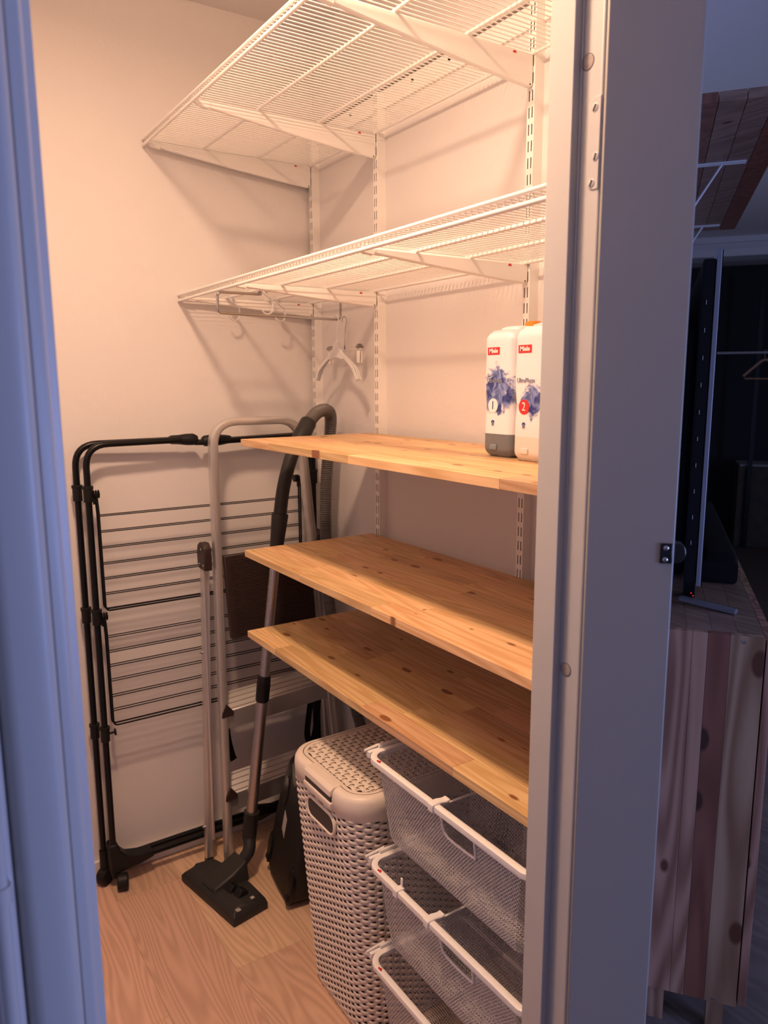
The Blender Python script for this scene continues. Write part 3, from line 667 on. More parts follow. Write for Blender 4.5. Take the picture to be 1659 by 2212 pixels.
# ------------------------------------------------------------------ step ladder
t = thing('step_ladder', 'folded aluminium step ladder with a brown ribbed platform', 'step ladder', (-0.25, -0.15, 0))
LT = [Vector((-0.4185, -0.172, 0.012)), Vector((-0.3945, -0.122, 1.3455)), Vector((-0.1215, -0.122, 1.345)), Vector((-0.012, -0.165, 0.012))]
mb = MB(); mb.tube(rounded(LT, 0.075, 9), 0.012, 16, flat=(0.0160, 0.0118), up=(0, -1, 0))
build('front_frame', mb, 'alu', t, smooth=30)
mb = MB(); mb.tube(rounded([LT[0] + (LT[1]-LT[0])*0.90, LT[1], LT[2], LT[2] + (LT[3]-LT[2])*0.10], 0.075, 9), 0.012, 10, flat=(0.0168, 0.0034), up=(0, -1, 0))
build('handle_rib', mb, 'alu', t)
for a, b in (((-0.4615, -0.118, 0.02), (-0.4315, -0.116, 0.955)), ((-0.034, -0.118, 0.02), (-0.066, -0.116, 0.95))):
    mb = MB(); mb.tube([a, b], 0.01, 14, flat=(0.0125, 0.0112), up=(0, -1, 0)); rl = build('rear_leg', mb, 'alu', t, smooth=30)
    mb = MB(); mb.tube([Vector(a)+Vector((0, 0, 0.004)), Vector(a)-Vector((0, 0, 0.02))], 0.01, 14, flat=(0.0135, 0.011), up=(0, -1, 0)); build('leg_foot', mb, 'blackplastic', rl)
    for fz in (0.11, 0.70):
        p = Vector(a) + (Vector(b)-Vector(a))*fz
        mb = MB(); mb.disc_stack(p + Vector((-0.0095 if a[0] < -0.2 else 0.0095, 0, 0)), (-1 if a[0] < -0.2 else 1, 0, 0), [(0, 0.007), (0.003, 0.0065), (0.004, 0.004), (0.009, 0.004)], 12); build('leg_bolt', mb, 'steel', rl)
mb = MB(); mb.cyl((-0.440, -0.128, 0.965), (-0.4475, -0.130, 0.08), 0.0042, 10); build('linkage_rod', mb, 'alu', t)
for x, sg in ((-0.4320, -1), (-0.0700, 1)):
    poly = [(-0.148, 0.925), (-0.150, 0.960), (-0.146, 0.990), (-0.132, 1.004), (-0.108, 1.004), (-0.092, 0.992), (-0.086, 0.965), (-0.088, 0.940), (-0.100, 0.925)]
    mb = MB(); mb.prism(poly, lambda p, q: Vector((q, p[0]-0.004, p[1])), x-0.0135, x+0.0095); hp_ = build('hinge_plate', mb, 'brown', t, bevel=0.003)
    for yy, z in ((-0.132, 0.940), (-0.104, 0.940), (-0.118, 0.985)):
        mb = MB(); mb.disc_stack((x+sg*0.0130, yy-0.008, z), (sg, 0, 0), [(0, 0.0038), (0.001, 0.0036), (0.0018, 0.0015)], 10); build('plate_rivet', mb, 'steel', hp_)
# platform
PO = Vector((-0.3855, -0.150, 0.962)); PX = Vector((0.280, 0.0, 0.004)); PZ = Vector((0.010, -0.012, -0.250)); PN = PX.cross(PZ).normalized()
if PN.y > 0: PN = -PN
mb = MB(); c = PO + PX*0.5 + PZ*0.5; mb.obox(c - PN*0.010, PX, PZ, PN, PX.length/2, PZ.length/2, 0.010); plat = build('platform', mb, 'brown', t, bevel=0.003)
mb = MB()
for i in range(44):
    q = PO + PZ*(0.06+0.88*i/43); mb.tube([q + PX*0.06 + PN*0.0006, q + PX*0.97 + PN*0.0006], 0.0021, 5)
rb = build('tread_ribs', mb, 'brown', plat, kind='stuff')
def step(zl, zh, xl, xr, y, dz):
    mb = MB(); mb.prism([(y, zl), (y, zh), (y+0.052, zh+dz), (y+0.052, zh+dz-0.012), (y+0.010, zh-0.014), (y+0.010, zl)], lambda p, q: Vector((q, p[0], p[1]+(q-xl)/(xr-xl)*0.020)), xl, xr)
    s = build('step', mb, 'alu', t, bevel=0.0015)
    for k in range(4):
        f = 0.12+0.25*k
        mb = MB(); mb.tube([(xl+0.012, y+0.052*f, zh+dz*f+0.0008), (xr-0.012, y+0.052*f, zh+dz*f+0.0208)], 0.0016, 6); build('tread_ridge', mb, 'alu', s)
    mb = MB(); mb.prism([(xl-0.012, zh-0.012), (xl-0.010, zh+0.004), (xl+0.003, zh+0.030), (xl+0.026, zh+0.002), (xl+0.024, zh-0.010)], lambda p, q: Vector((p[0], q, p[1])), y-0.013, y+0.020)
    build('step_cap', mb, 'brown', s, bevel=0.002)
step(0.437, 0.492, -0.408, -0.040, -0.160, 0.040)
step(0.176, 0.232, -0.411, -0.026, -0.172, 0.044)
mb = MB(); mb.tube(smoothpath([(-0.400, -0.150, 0.44), (-0.392, -0.140, 0.39), (-0.378, -0.130, 0.335), (-0.372, -0.128, 0.318)], 4), 0.004, 6, flat=(0.0012, 0.0105), up=(0, -1, 0.2)); build('strap', mb, 'black', t)
mb = MB(); mb.tube(smoothpath([(-0.112, -0.14, 0.445), (-0.122, -0.145, 0.40), (-0.130, -0.148, 0.345), (-0.122, -0.15, 0.316), (-0.110, -0.15, 0.322), (-0.098, -0.148, 0.365), (-0.090, -0.145, 0.41), (-0.084, -0.14, 0.45)], 5), 0.004, 6, flat=(0.0012, 0.0105), up=(0, -1, 0.2)); build('strap', mb, 'black', t)

# ------------------------------------------------------------------ vacuum cleaner
t = thing('vacuum_cleaner', 'black canister vacuum cleaner parked upright with its steel tube and hose', 'vacuum cleaner', (-0.30, -0.35, 0))
# floor nozzle
A_, B_ = Vector((-0.562, -0.158, 0)), Vector((-0.508, -0.432, 0))
LX = (B_-A_).normalized(); LW = Vector((-LX.y, LX.x, 0))
if LW.x < 0: LW = -LW
NL, NW = (B_-A_).length, 0.112
def NP(a, b, z): return A_ + LX*(a*NL) + LW*(b*NW) + Vector((0, 0, z))
rings = []
for z, e, bb in ((0.002, 0.02, 0.0), (0.006, 0.0, 0.0), (0.020, 0.0, 0.0), (0.030, 0.03, 0.05), (0.038, 0.09, 0.22)):
    rings.append([NP(a, b, z + (0.012*(0.5-abs(b-0.55)) if z > 0.03 else 0)) for a, b in ((0+e, 0.0+bb), (1-e, 0.0+bb), (1-e*0.4, 0.45), (1-e, 1-bb*0.3), (0.72, 1.05-bb*0.3), (0.30, 1.05-bb*0.3), (0.0+e, 0.92-bb*0.3), (0.0+e*0.4, 0.40))])
mb = MB(); mb.loft(rings); noz = build('floor_nozzle', mb, 'greyplastic', t, bevel=0.005)
pts = [NP(0.44, 0.30, 0.040), NP(0.62, 0.42, 0.040), NP(0.66, 0.95, 0.050), NP(0.34, 0.95, 0.052)]
mb = MB(); mb.loft([[NP(0.33, 0.10, 0.034), NP(0.59, 0.12, 0.034), NP(0.64, 0.60, 0.034), NP(0.64, 1.08, 0.034), NP(0.34, 1.08, 0.034), NP(0.33, 0.60, 0.034)], [NP(0.35, 0.13, 0.045), NP(0.56, 0.15, 0.045), NP(0.60, 0.62, 0.068), NP(0.60, 1.08, 0.092), NP(0.37, 1.08, 0.092), NP(0.35, 0.62, 0.068)]])
build('swivel_block', mb, 'greyplastic', noz, bevel=0.004)
for s_ in ((0.66, 0.50), (0.78, 0.56)):
    mb = MB(); mb.loft([[NP(s_[0]-0.055, s_[1]-0.14, 0.040), NP(s_[0]+0.055, s_[1]-0.14, 0.040), NP(s_[0]+0.055, s_[1]+0.16, 0.040), NP(s_[0]-0.055, s_[1]+0.16, 0.040)], [NP(s_[0]-0.040, s_[1]-0.02, 0.058), NP(s_[0]+0.040, s_[1]-0.02, 0.058), NP(s_[0]+0.050, s_[1]+0.14, 0.050), NP(s_[0]-0.050, s_[1]+0.14, 0.050)]]); build('foot_switch', mb, 'blackplastic', noz, bevel=0.002)
mb = MB(); q = NP(0.955, 0.20, 0.0375); mb.obox(q, LX, LW, (0, 0, 1), 0.006, 0.006, 0.0012); build('switch_symbol', mb, 'sticker', noz, smooth=None)
mb = MB(); q = NP(0.93, 0.66, 0.0445); mb.obox(q, LX, LW, (0, 0, 1), 0.005, 0.005, 0.0012); build('switch_symbol', mb, 'sticker', noz, smooth=None)
# neck, tube, grip
N0 = NP(0.49, 0.86, 0.052)
PB = Vector((-0.374, -0.250, 0.185)); PT = Vector((-0.283, -0.284, 0.990))
def onp(z): f = (z-PB.z)/(PT.z-PB.z); return PB + (PT-PB)*f
mb = MB(); mb.tube(smoothpath([N0, N0 + Vector((0.026, 0.004, 0.020)), N0 + Vector((0.050, 0.006, 0.048)), onp(0.135), onp(0.175)], 5), 0.0185, 16); build('elbow', mb, 'greyplastic', t)
mb = MB(); mb.tube([onp(0.120), onp(0.135), onp(0.205), onp(0.208)], [0.0195, 0.0215, 0.0215, 0.0235], 18); build('lower_collar', mb, 'greyplastic', t)
mb = MB(); mb.tube([onp(0.20), onp(0.575)], 0.0165, 20); build('lower_tube', mb, 'pipe', t)
mb = MB(); mb.tube([onp(0.548), onp(0.553), onp(0.600), onp(0.620), onp(0.626)], [0.0165, 0.0195, 0.0200, 0.0185, 0.0160], 18); build('tube_slide', mb, 'blackplastic', t)
mb = MB(); mb.tube([onp(0.60), onp(1.02)], 0.0145, 20); ut = build('upper_tube', mb, 'pipe', t)
vd = (CAM-onp(0.8)); vd.z = 0; vd.normalize(); sd = Vector((-vd.y, vd.x, 0))
if sd.dot(CR) > 0: sd = -sd
for i in range(14):
    z = 0.645 + 0.0245*i; p = onp(z) + (vd*0.80+sd*0.60).normalized()*0.01465
    mb = MB(); mb.obox(p, (vd*-0.60+sd*0.80), (0, 0, 1), (vd*0.8+sd*0.6), 0.0032, 0.0006, 0.0003); build('height_mark', mb, 'alu', ut, smooth=None)
G = [onp(1.00), onp(1.035), ony(605, 1110, -0.288), ony(613, 1050, -0.290), ony(630, 985, -0.288), ony(650, 945, -0.280)]
mb = MB(); mb.tube([G[0], G[0] + (G[2]-G[0])*0.35, G[0] + (G[2]-G[0])*0.97, G[2]], [0.0190, 0.0205, 0.0235, 0.0225], 18); build('handle_socket', mb, 'greyplastic', t)
hp2 = smoothpath(G[2:], 5); mb = MB(); mb.tube(hp2, [0.0185]*len(hp2), 18); build('curved_handle', mb, 'greyplastic', t)
K0, K1 = ony(646, 952, -0.282), ony(667, 910, -0.262)
mb = MB(); mb.tube([K0, K0 + (K1-K0)*0.12, K0 + (K1-K0)*0.92, K1], [0.0225, 0.0245, 0.0235, 0.0215], 18); build('hose_collar', mb, 'greyplastic', t)
hpth = [ony(663, 918, -0.264), ony(683, 893, -0.240), ony(703, 886, -0.215), ony(714, 900, -0.195), ony(712, 950, -0.185), ony(704, 1050, -0.180), ony(704, 1160, -0.180), ony(712, 1310, -0.190), Vector((-0.045, -0.23, 0.60)), Vector((-0.030, -0.285, 0.46)), Vector((-0.035, -0.33, 0.38)), Vector((-0.085, -0.36, 0.33)), Vector((-0.13, -0.365, 0.30))]
hpts = smoothpath(hpth, 14)
# resample evenly for the ribs
cum = [0]
for a, b in zip(hpts[:-1], hpts[1:]): cum.append(cum[-1]+(b-a).length)
L = cum[-1]; nrib = int(L/0.0056); res = []; rr = []; j = 0
for i in range(nrib*4):
    s_ = L*i/(nrib*4-1)
    while j < len(cum)-2 and cum[j+1] < s_: j += 1
    f = (s_-cum[j])/max(cum[j+1]-cum[j], 1e-9); res.append(hpts[j] + (hpts[j+1]-hpts[j])*f); rr.append((0.0150, 0.0182, 0.0190, 0.0176)[i % 4])
mb = MB(); mb.tube(res, rr, 14); build('ribbed_hose', mb, 'hose', t, smooth=70)
# canister standing on its end, underside towards the nozzle
c0 = Vector((-0.335, -0.245, 0)); c1 = Vector((-0.362, -0.462, 0)); EW = (c1-c0).normalized(); EN = Vector((-EW.y, EW.x, 0))
if EN.x < 0: EN = -EN
UP = (Vector((0, 0, 1)) + EN*0.20).normalized(); OUT = EN
def BP(w, h, d): return c0 + EW*w + UP*h + (OUT - UP*OUT.dot(UP)*0.0)*d
outline = []
Wd, Ht = 0.222, 0.425
for w, h in ((0.035, 0.010), (0.10, 0.004), (0.19, 0.004), (0.215, 0.03), (0.222, 0.12), (0.218, 0.25), (0.198, 0.345), (0.160, 0.405), (0.118, 0.425), (0.080, 0.418), (0.045, 0.38), (0.018, 0.29), (0.005, 0.18), (0.004, 0.07), (0.014, 0.03)):
    outline.append((w, h))
rings = []
for d, k in ((0.0, 0.93), (0.012, 1.0), (0.07, 1.0), (0.13, 0.95), (0.17, 0.80), (0.19, 0.55)):
    rings.append([BP(0.112+(w-0.112)*k, max(0.004, 0.20+(h-0.20)*k), d) for w, h in outline])
mb = MB(); mb.loft(rings); can = build('canister', mb, 'blackplastic', t, smooth=50, bevel=0.004)
for w, h, a, b in ((0.016, 0.085, 0.016, 0.050), (0.200, 0.070, 0.020, 0.055)):
    poly = [(w+a*math.cos(2*PI*i/20), h+b*math.sin(2*PI*i/20)) for i in range(20)]
    mb = MB(); mb.prism(poly, lambda p, q: BP(p[0], max(0.008, p[1]), q), -0.004, 0.01); wl = build('wheel_well', mb, 'black', can, bevel=0.003)
    mb = MB(); mb.disc_stack(BP(w-0.008, h-b*0.62, 0.004), EW, [(0, 0.010), (0.002, 0.013), (0.014, 0.013), (0.016, 0.010)], 18); build('castor_wheel', mb, 'blackplastic', wl)
poly = [(0.128, 0.402), (0.165, 0.372), (0.150, 0.335), (0.118, 0.318), (0.092, 0.345), (0.078, 0.372), (0.095, 0.398)]
mb = MB(); mb.prism([(w, h) for w, h in poly], lambda p, q: BP(p[0], p[1], q), -0.002, 0.012); build('carry_recess', mb, 'black', can, bevel=0.002)
mb = MB(); mb.prism([(0.066+0.017*math.cos(2*PI*i/18), 0.285+0.045*math.sin(2*PI*i/18)) for i in range(18)], lambda p, q: BP(p[0], p[1], q), -0.003, 0.01); build('vent_recess', mb, 'black', can, bevel=0.002)
mb = MB(); mb.prism([(0.080, 0.232), (0.104, 0.214), (0.104, 0.160), (0.080, 0.178)], lambda p, q: BP(p[0], p[1], q), -0.0012, 0.004); build('rating_label', mb, 'sticker', can, smooth=None)
mb = MB(); mb.cyl(BP(0.112, 0.27, 0.17), BP(0.112, 0.29, 0.215), 0.022, 16); build('hose_port', mb, 'greyplastic', can)

# ------------------------------------------------------------------ laundry hamper
t = thing('laundry_hamper', 'taupe woven plastic laundry hamper with a lid under the pine shelves', 'laundry hamper', (-0.22, -0.805, 0))
HB = (-0.402, -0.030, -0.938, -0.672); HTp = (-0.438, -0.006, -0.958, -0.650)
def hrect(z, off=0.0):
    f = z/0.545; q = [a+(b-a)*f for a, b in zip(HB, HTp)]
    return (q[0]-off, q[1]+off, q[2]-off, q[3]+off)
def perim(z, off, n, r=0.060):
    x0, x1, y0, y1 = hrect(z, off); r += off
    segs = [(x1-x0-2*r), (PI/2*r), (y1-y0-2*r), (PI/2*r)]*2; Lp = sum(segs); out = []
    def at(s):
        # start at front left: go along y on the front face first
        s = s % Lp
        lens = [y1-y0-2*r, PI/2*r, x1-x0-2*r, PI/2*r, y1-y0-2*r, PI/2*r, x1-x0-2*r, PI/2*r]
        k = 0
        while s > lens[k]: s -= lens[k]; k += 1
        if k == 0: return (x0, y1-r-s), (-1, 0)
        if k == 1: a = PI+s/r; return (x0+r+r*math.cos(a), y0+r+r*math.sin(a)), (math.cos(a), math.sin(a))
        if k == 2: return (x0+r+s, y0), (0, -1)
        if k == 3: a = -PI/2+s/r; return (x1-r+r*math.cos(a), y0+r+r*math.sin(a)), (math.cos(a), math.sin(a))
        if k == 4: return (x1, y0+r+s), (1, 0)
        if k == 5: a = s/r; return (x1-r+r*math.cos(a), y1-r+r*math.sin(a)), (math.cos(a), math.sin(a))
        if k == 6: return (x1-r-s, y1), (0, 1)
        a = PI/2+s/r; return (x0+r+r*math.cos(a), y1-r+r*math.sin(a)), (math.cos(a), math.sin(a))
    return [at(Lp*i/n) for i in range(n)]
mb = MB(); mb.loft([[Vector((p[0], p[1], z)) for p, nn in perim(z, -0.006, 64)] for z in (0.010, 0.54)]); build('inside_shade_shell', mb, 'hampershade', t)  # dark shell added as the shade seen through the weave
mb = MB(); mb.loft([[Vector((p[0], p[1], z)) for p, nn in perim(z, o, 64)] for z, o in ((0.0, -0.004), (0.004, 0.001), (0.013, 0.002), (0.016, -0.003))]); build('base_rim', mb, 'hamper', t)
NR = 72
for i in range(NR):
    mb = MB(); pts = []
    for k in range(4):
        z = 0.012 + 0.535*k/3; (x, y), nn = perim(z, -0.0012, NR*4)[i*4]
        pts.append(Vector((x, y, z)))
    nn = perim(0.3, 0, NR*4)[i*4][1]
    mb.tube(pts, 0.002, 6, flat=(0.0018, 0.0046), up=(nn[0], nn[1], 0)); build('upright_rib', mb, 'hamper', t)
nrow = 64
for j in range(nrow):
    z = 0.019 + j*0.00835; base = perim(z, 0.0, NR*4); ph = (j % 2)*PI
    ring_in = []; ang_n = 6; rings = []
    for i, (p, nn) in enumerate(base):
        off = 0.0027*math.sin(2*PI*i/8 + ph)
        c = Vector((p[0]+nn[0]*off, p[1]+nn[1]*off, z + 0.0007*math.cos(2*PI*i/8+ph))); N_ = Vector((nn[0], nn[1], 0))
        rings.append([c + N_*(0.0019*math.cos(a)) + Vector((0, 0, 0.00415*math.sin(a))) for a in [2*PI*(q+0.5)/6 for q in range(6)]])
    mb = MB(); k0 = 0; n_ = 6; Nn = len(rings); mb.v = [p for r_ in rings for p in r_]
    mb.f = [(i*n_+q, i*n_+(q+1) % n_, ((i+1) % Nn)*n_+(q+1) % n_, ((i+1) % Nn)*n_+q) for i in range(Nn) for q in range(n_)]
    build('woven_strand', mb, 'hamper', t, smooth=60)
# handle opening in the front face, a dark panel painted as its shade
yc_, zc_ = -0.818, 0.508
def stad(hw_, hh, sk=0.0): return [(yc_ + a, zc_ + b + sk*a) for a, b in rrect(-hw_, hw_, -hh, hh, hh*0.9, 6)]
xfr = -0.4375
mb = MB(); mb.prism(stad(0.058, 0.0200), lambda p, q: Vector((q, p[0], p[1])), xfr-0.0055, xfr+0.004); build('handle_shade_panel', mb, 'hamperdark', t, smooth=None)
mb = MB(); mb.tube([Vector((xfr-0.004, a, b)) for a, b in stad(0.0615, 0.0235)], 0.0040, 8, closed=True); build('handle_rim', mb, 'hamper', t)
# lid
ld = MB()
def lring(z, off, n=72): x0, x1, y0, y1 = HTp; return [Vector((a, b, z)) for a, b in rrect(x0-off, x1+off, y0-off, y1+off, 0.066+off, 9)]
ld.loft([lring(0.546, 0.0035), lring(0.548, 0.0060), lring(0.575, 0.0075), lring(0.588, 0.0060), lring(0.596, 0.0015), lring(0.5995, -0.006), lring(0.6000, -0.0130), lring(0.5985, -0.0138), lring(0.5985, -0.0145), lring(0.6000, -0.0153), lring(0.6000, -0.0235), lring(0.5975, -0.0250)], caps=True)
lid = build('lid', ld, 'hamper', t, smooth=50)
mb = MB(); mb.tube([p + Vector((0, 0, 0.0004)) for p in lring(0.5990, -0.0142)], 0.0006, 5, closed=True); build('lid_seam', mb, 'hamperdark', lid)
mb = MB(); mb.loft([[Vector((a, b, z)) for a, b in rrect(HTp[0]+0.0250, HTp[1]-0.0250, HTp[2]+0.0250, HTp[3]-0.0250, 0.040, 6)] for z in (0.5972, 0.5978)]); build('weave_shade_sheet', mb, 'hamperdark', lid, smooth=None)  # dark sheet painted as the shade between the lid strips
def inside_len(v, lo, hi, lo2, hi2, r):
    # clip strip at rounded corners
    d = min(v-lo, hi-v)
    c = r - math.sqrt(max(0.0, r*r-(r-d)**2)) if d < r else 0.0
    return lo2+c, hi2-c
wx0, wx1, wy0, wy1 = HTp[0]+0.0255, HTp[1]-0.0255, HTp[2]+0.0255, HTp[3]-0.0255
pw = 0.0150
nx, ny = int((wx1-wx0)/pw), int((wy1-wy0)/pw)
for i in range(nx):
    x = wx0 + (wx1-wx0)*(i+0.5)/nx; a, b = inside_len(x, wx0, wx1, wy0, wy1, 0.040); pts = []
    for k in range(ny*4+1):
        y = wy0 + (wy1-wy0)*k/(ny*4)
        if y < a-1e-6 or y > b+1e-6: continue
        pts.append((x, y, 0.5990 + 0.0016*math.sin(PI*(k/4) + PI*i)))
    if len(pts) > 2: mb = MB(); mb.tube(pts, 0.002, 6, flat=(0.0007, 0.0058), up=(0, 0, 1)); build('lid_strip', mb, 'hamper', lid, smooth=60)
for i in range(ny):
    y = wy0 + (wy1-wy0)*(i+0.5)/ny; a, b = inside_len(y, wy0, wy1, wx0, wx1, 0.040); pts = []
    for k in range(nx*4+1):
        x = wx0 + (wx1-wx0)*k/(nx*4)
        if x < a-1e-6 or x > b+1e-6: continue
        pts.append((x, y, 0.5990 - 0.0016*math.sin(PI*(k/4) + PI*i)))
    if len(pts) > 2: mb = MB(); mb.tube(pts, 0.002, 6, flat=(0.0007, 0.0050), up=(0, 0, 1)); build('lid_strip', mb, 'hamper', lid, smooth=60)
xt = HTp[0]
mb = MB(); mb.prism([(xt+0.018, 0.6012), (xt-0.004, 0.6006), (xt-0.012, 0.594), (xt-0.0135, 0.582), (xt-0.0105, 0.580), (xt-0.004, 0.588), (xt+0.018, 0.594)], lambda p, q: Vector((p[0], q, p[1])), -0.877, -0.757); build('lid_tab', mb, 'hamper', lid, bevel=0.0015)
mb = MB(); mb.box(xt-0.0105, xt+0.004, -0.875, -0.759, 0.568, 0.580); build('latch_gap', mb, 'hamperdark', lid, smooth=None)
mb = MB(); mb.prism([(xt+0.002, 0.566), (xt-0.0130, 0.568), (xt-0.0145, 0.562), (xt-0.011, 0.548), (xt+0.002, 0.545)], lambda p, q: Vector((p[0], q, p[1])), -0.878, -0.756); build('latch_sill', mb, 'hamper', lid, bevel=0.002)

# ------------------------------------------------------------------ mesh baskets on glide brackets
BX0, BX1, BY0, BY1 = -0.432, -0.185, -1.453, -1.004
BH = 0.182
def basket_mesh(win):
    """diamond mesh as crossing thin strips: four walls with rounded corners, then the floor; origin at rim"""
    mb = MB(); du = 0.0068; dv = 0.0040
    r0 = 0.030
    def rect(v):
        f = v/BH; ins = 0.006 + 0.020*f
        if v > BH-0.022: a = (v-(BH-0.022))/0.022; ins += 0.022*(1-math.sqrt(max(0, 1-a*a)))
        return BX0+ins, BX1-ins, BY0+ins, BY1-ins
    x0, x1, y0, y1 = rect(0); per = 2*((x1-x0)+(y1-y0)-4*r0) + 2*PI*r0
    NU = int(per/du); NV = int(BH/dv)
    cache = []
    for j in range(NV+1):
        v = BH*j/NV; x0, x1, y0, y1 = rect(v); r = r0
        lens = [y1-y0-2*r, PI/2*r, x1-x0-2*r, PI/2*r]*2; Lp = sum(lens); row = []
        for i in range(NU):
            s = ((i + 0.5*(j % 2))/NU)*Lp % Lp; k = 0
            while s > lens[k]: s -= lens[k]; k += 1
            if k == 0: q = (x0, y1-r-s)
            elif k == 1: a = PI+s/r; q = (x0+r+r*math.cos(a), y0+r+r*math.sin(a))
            elif k == 2: q = (x0+r+s, y0)
            elif k == 3: a = -PI/2+s/r; q = (x1-r+r*math.cos(a), y0+r+r*math.sin(a))
            elif k == 4: q = (x1, y0+r+s)
            elif k == 5: a = s/r; q = (x1-r+r*math.cos(a), y1-r+r*math.sin(a))
            elif k == 6: q = (x1-r-s, y1)
            else: a = PI/2+s/r; q = (x0+r+r*math.cos(a), y1-r+r*math.sin(a))
            row.append(Vector((q[0], q[1], -v)))
        cache.append(row)
    cx, cy = (BX0+BX1)/2, (BY0+BY1)/2
    def strip(p, q, nrm, w=0.00072):
        d = (q-p); s = d.cross(nrm)
        if s.length < 1e-9: return
        s = s.normalized()*w
        mb.quad(p+s, p-s, q-s, q+s)
    for j in range(NV):
        for i in range(NU):
            p = cache[j][i]
            n = Vector((p.x-cx, p.y-cy, 0)); 
            if abs(n.x)/(BX1-BX0) > abs(n.y)/(BY1-BY0): n = Vector((n.x, n.y*0.1, 0))
            else: n = Vector((n.x*0.1, n.y, 0))
            if win and p.x < BX0+0.04 and win[0] < p.y < win[1] and -p.z < win[2]: continue
            nxt = cache[j+1]
            if j % 2 == 0: strip(p, nxt[i], n); strip(p, nxt[(i-1) % NU], n)
            else: strip(p, nxt[i], n); strip(p, nxt[(i+1) % NU], n)
    x0, x1, y0, y1 = rect(BH); nx_ = int((x1-x0)/0.0068); ny_ = int((y1-y0)/0.0058)
    Zb = Vector((0, 0, 1))
    def fp(i, j): return Vector((x0 + (x1-x0)*j/nx_, y0 + (y1-y0)*(i+0.5*(j % 2))/ny_, -BH))
    for j in range(nx_):
        for i in range(ny_):
            p = fp(i, j)
            if j % 2 == 0:
                strip(p, fp(i, j+1), Zb)
                if i > 0: strip(p, fp(i-1, j+1), Zb)
            else:
                strip(p, fp(i, j+1), Zb); strip(p, fp(i+1, j+1), Zb)
    return mb
WIN = (-1.322, -1.232, 0.050)
mesh_mb = basket_mesh(WIN)
rimp = [p for p in rrect(BX0, BX1, BY0, BY1, 0.030, 7) if p[1] > BY0+0.031] + [(BX0, BY0+0.009), (BX0+0.003, BY0+0.003), (BX0+0.009, BY0), (BX1-0.009, BY0), (BX1-0.003, BY0+0.003), (BX1, BY0+0.009)]
def basket(zr, label, first):
    t = thing('mesh_basket', label, 'basket', (BX0, BY1, zr-BH), 'pull-out mesh baskets')
    def at(mb_):
        m2 = MB(); m2.v = [v + Vector((0, 0, zr)) for v in mb_.v]; m2.f = mb_.f; return m2
    if first is None:
        o = build('wire_mesh', at(mesh_mb), 'mesh', t, smooth=None, kind='stuff')
    else:
        o = first.copy(); COL.objects.link(o); o.parent = t; o.location = first.location.copy()
    mb = MB(); mb.tube([Vector((a, b, zr-0.001)) for a, b in rimp], 0.006, 10, closed=True, flat=(0.0065, 0.0070), up=(0, 0, 1)); build('rim', mb, 'white', t)
    mb = MB(); ww = [(WIN[1], zr-0.006), (WIN[1]-0.002, zr-0.030), (WIN[1]-0.014, zr-0.050), (WIN[0]+0.010, zr-0.050), (WIN[0]+0.001, zr-0.044), (WIN[0], zr-0.006)]
    mb.tube(smoothpath([Vector((BX0+0.004+(zr-z)*0.13, y, z)) for y, z in ww], 3), 0.0024, 8); build('grip_frame', mb, 'white', t)
    build('logo', text_mb('elfa', 0.0085, (BX0-0.0005, BY1-0.040, zr+0.0058), (0, -1, 0), (1, 0, 0), 0.0003, 0.00025), 'red', t, smooth=None)
    return t, o
BZ = [0.7265, 0.4935, 0.2735]
blab = ['topmost mesh basket right under the lowest pine shelf', 'middle mesh basket with a loose clip on its rim', 'lowest mesh basket of the stack']
first = None
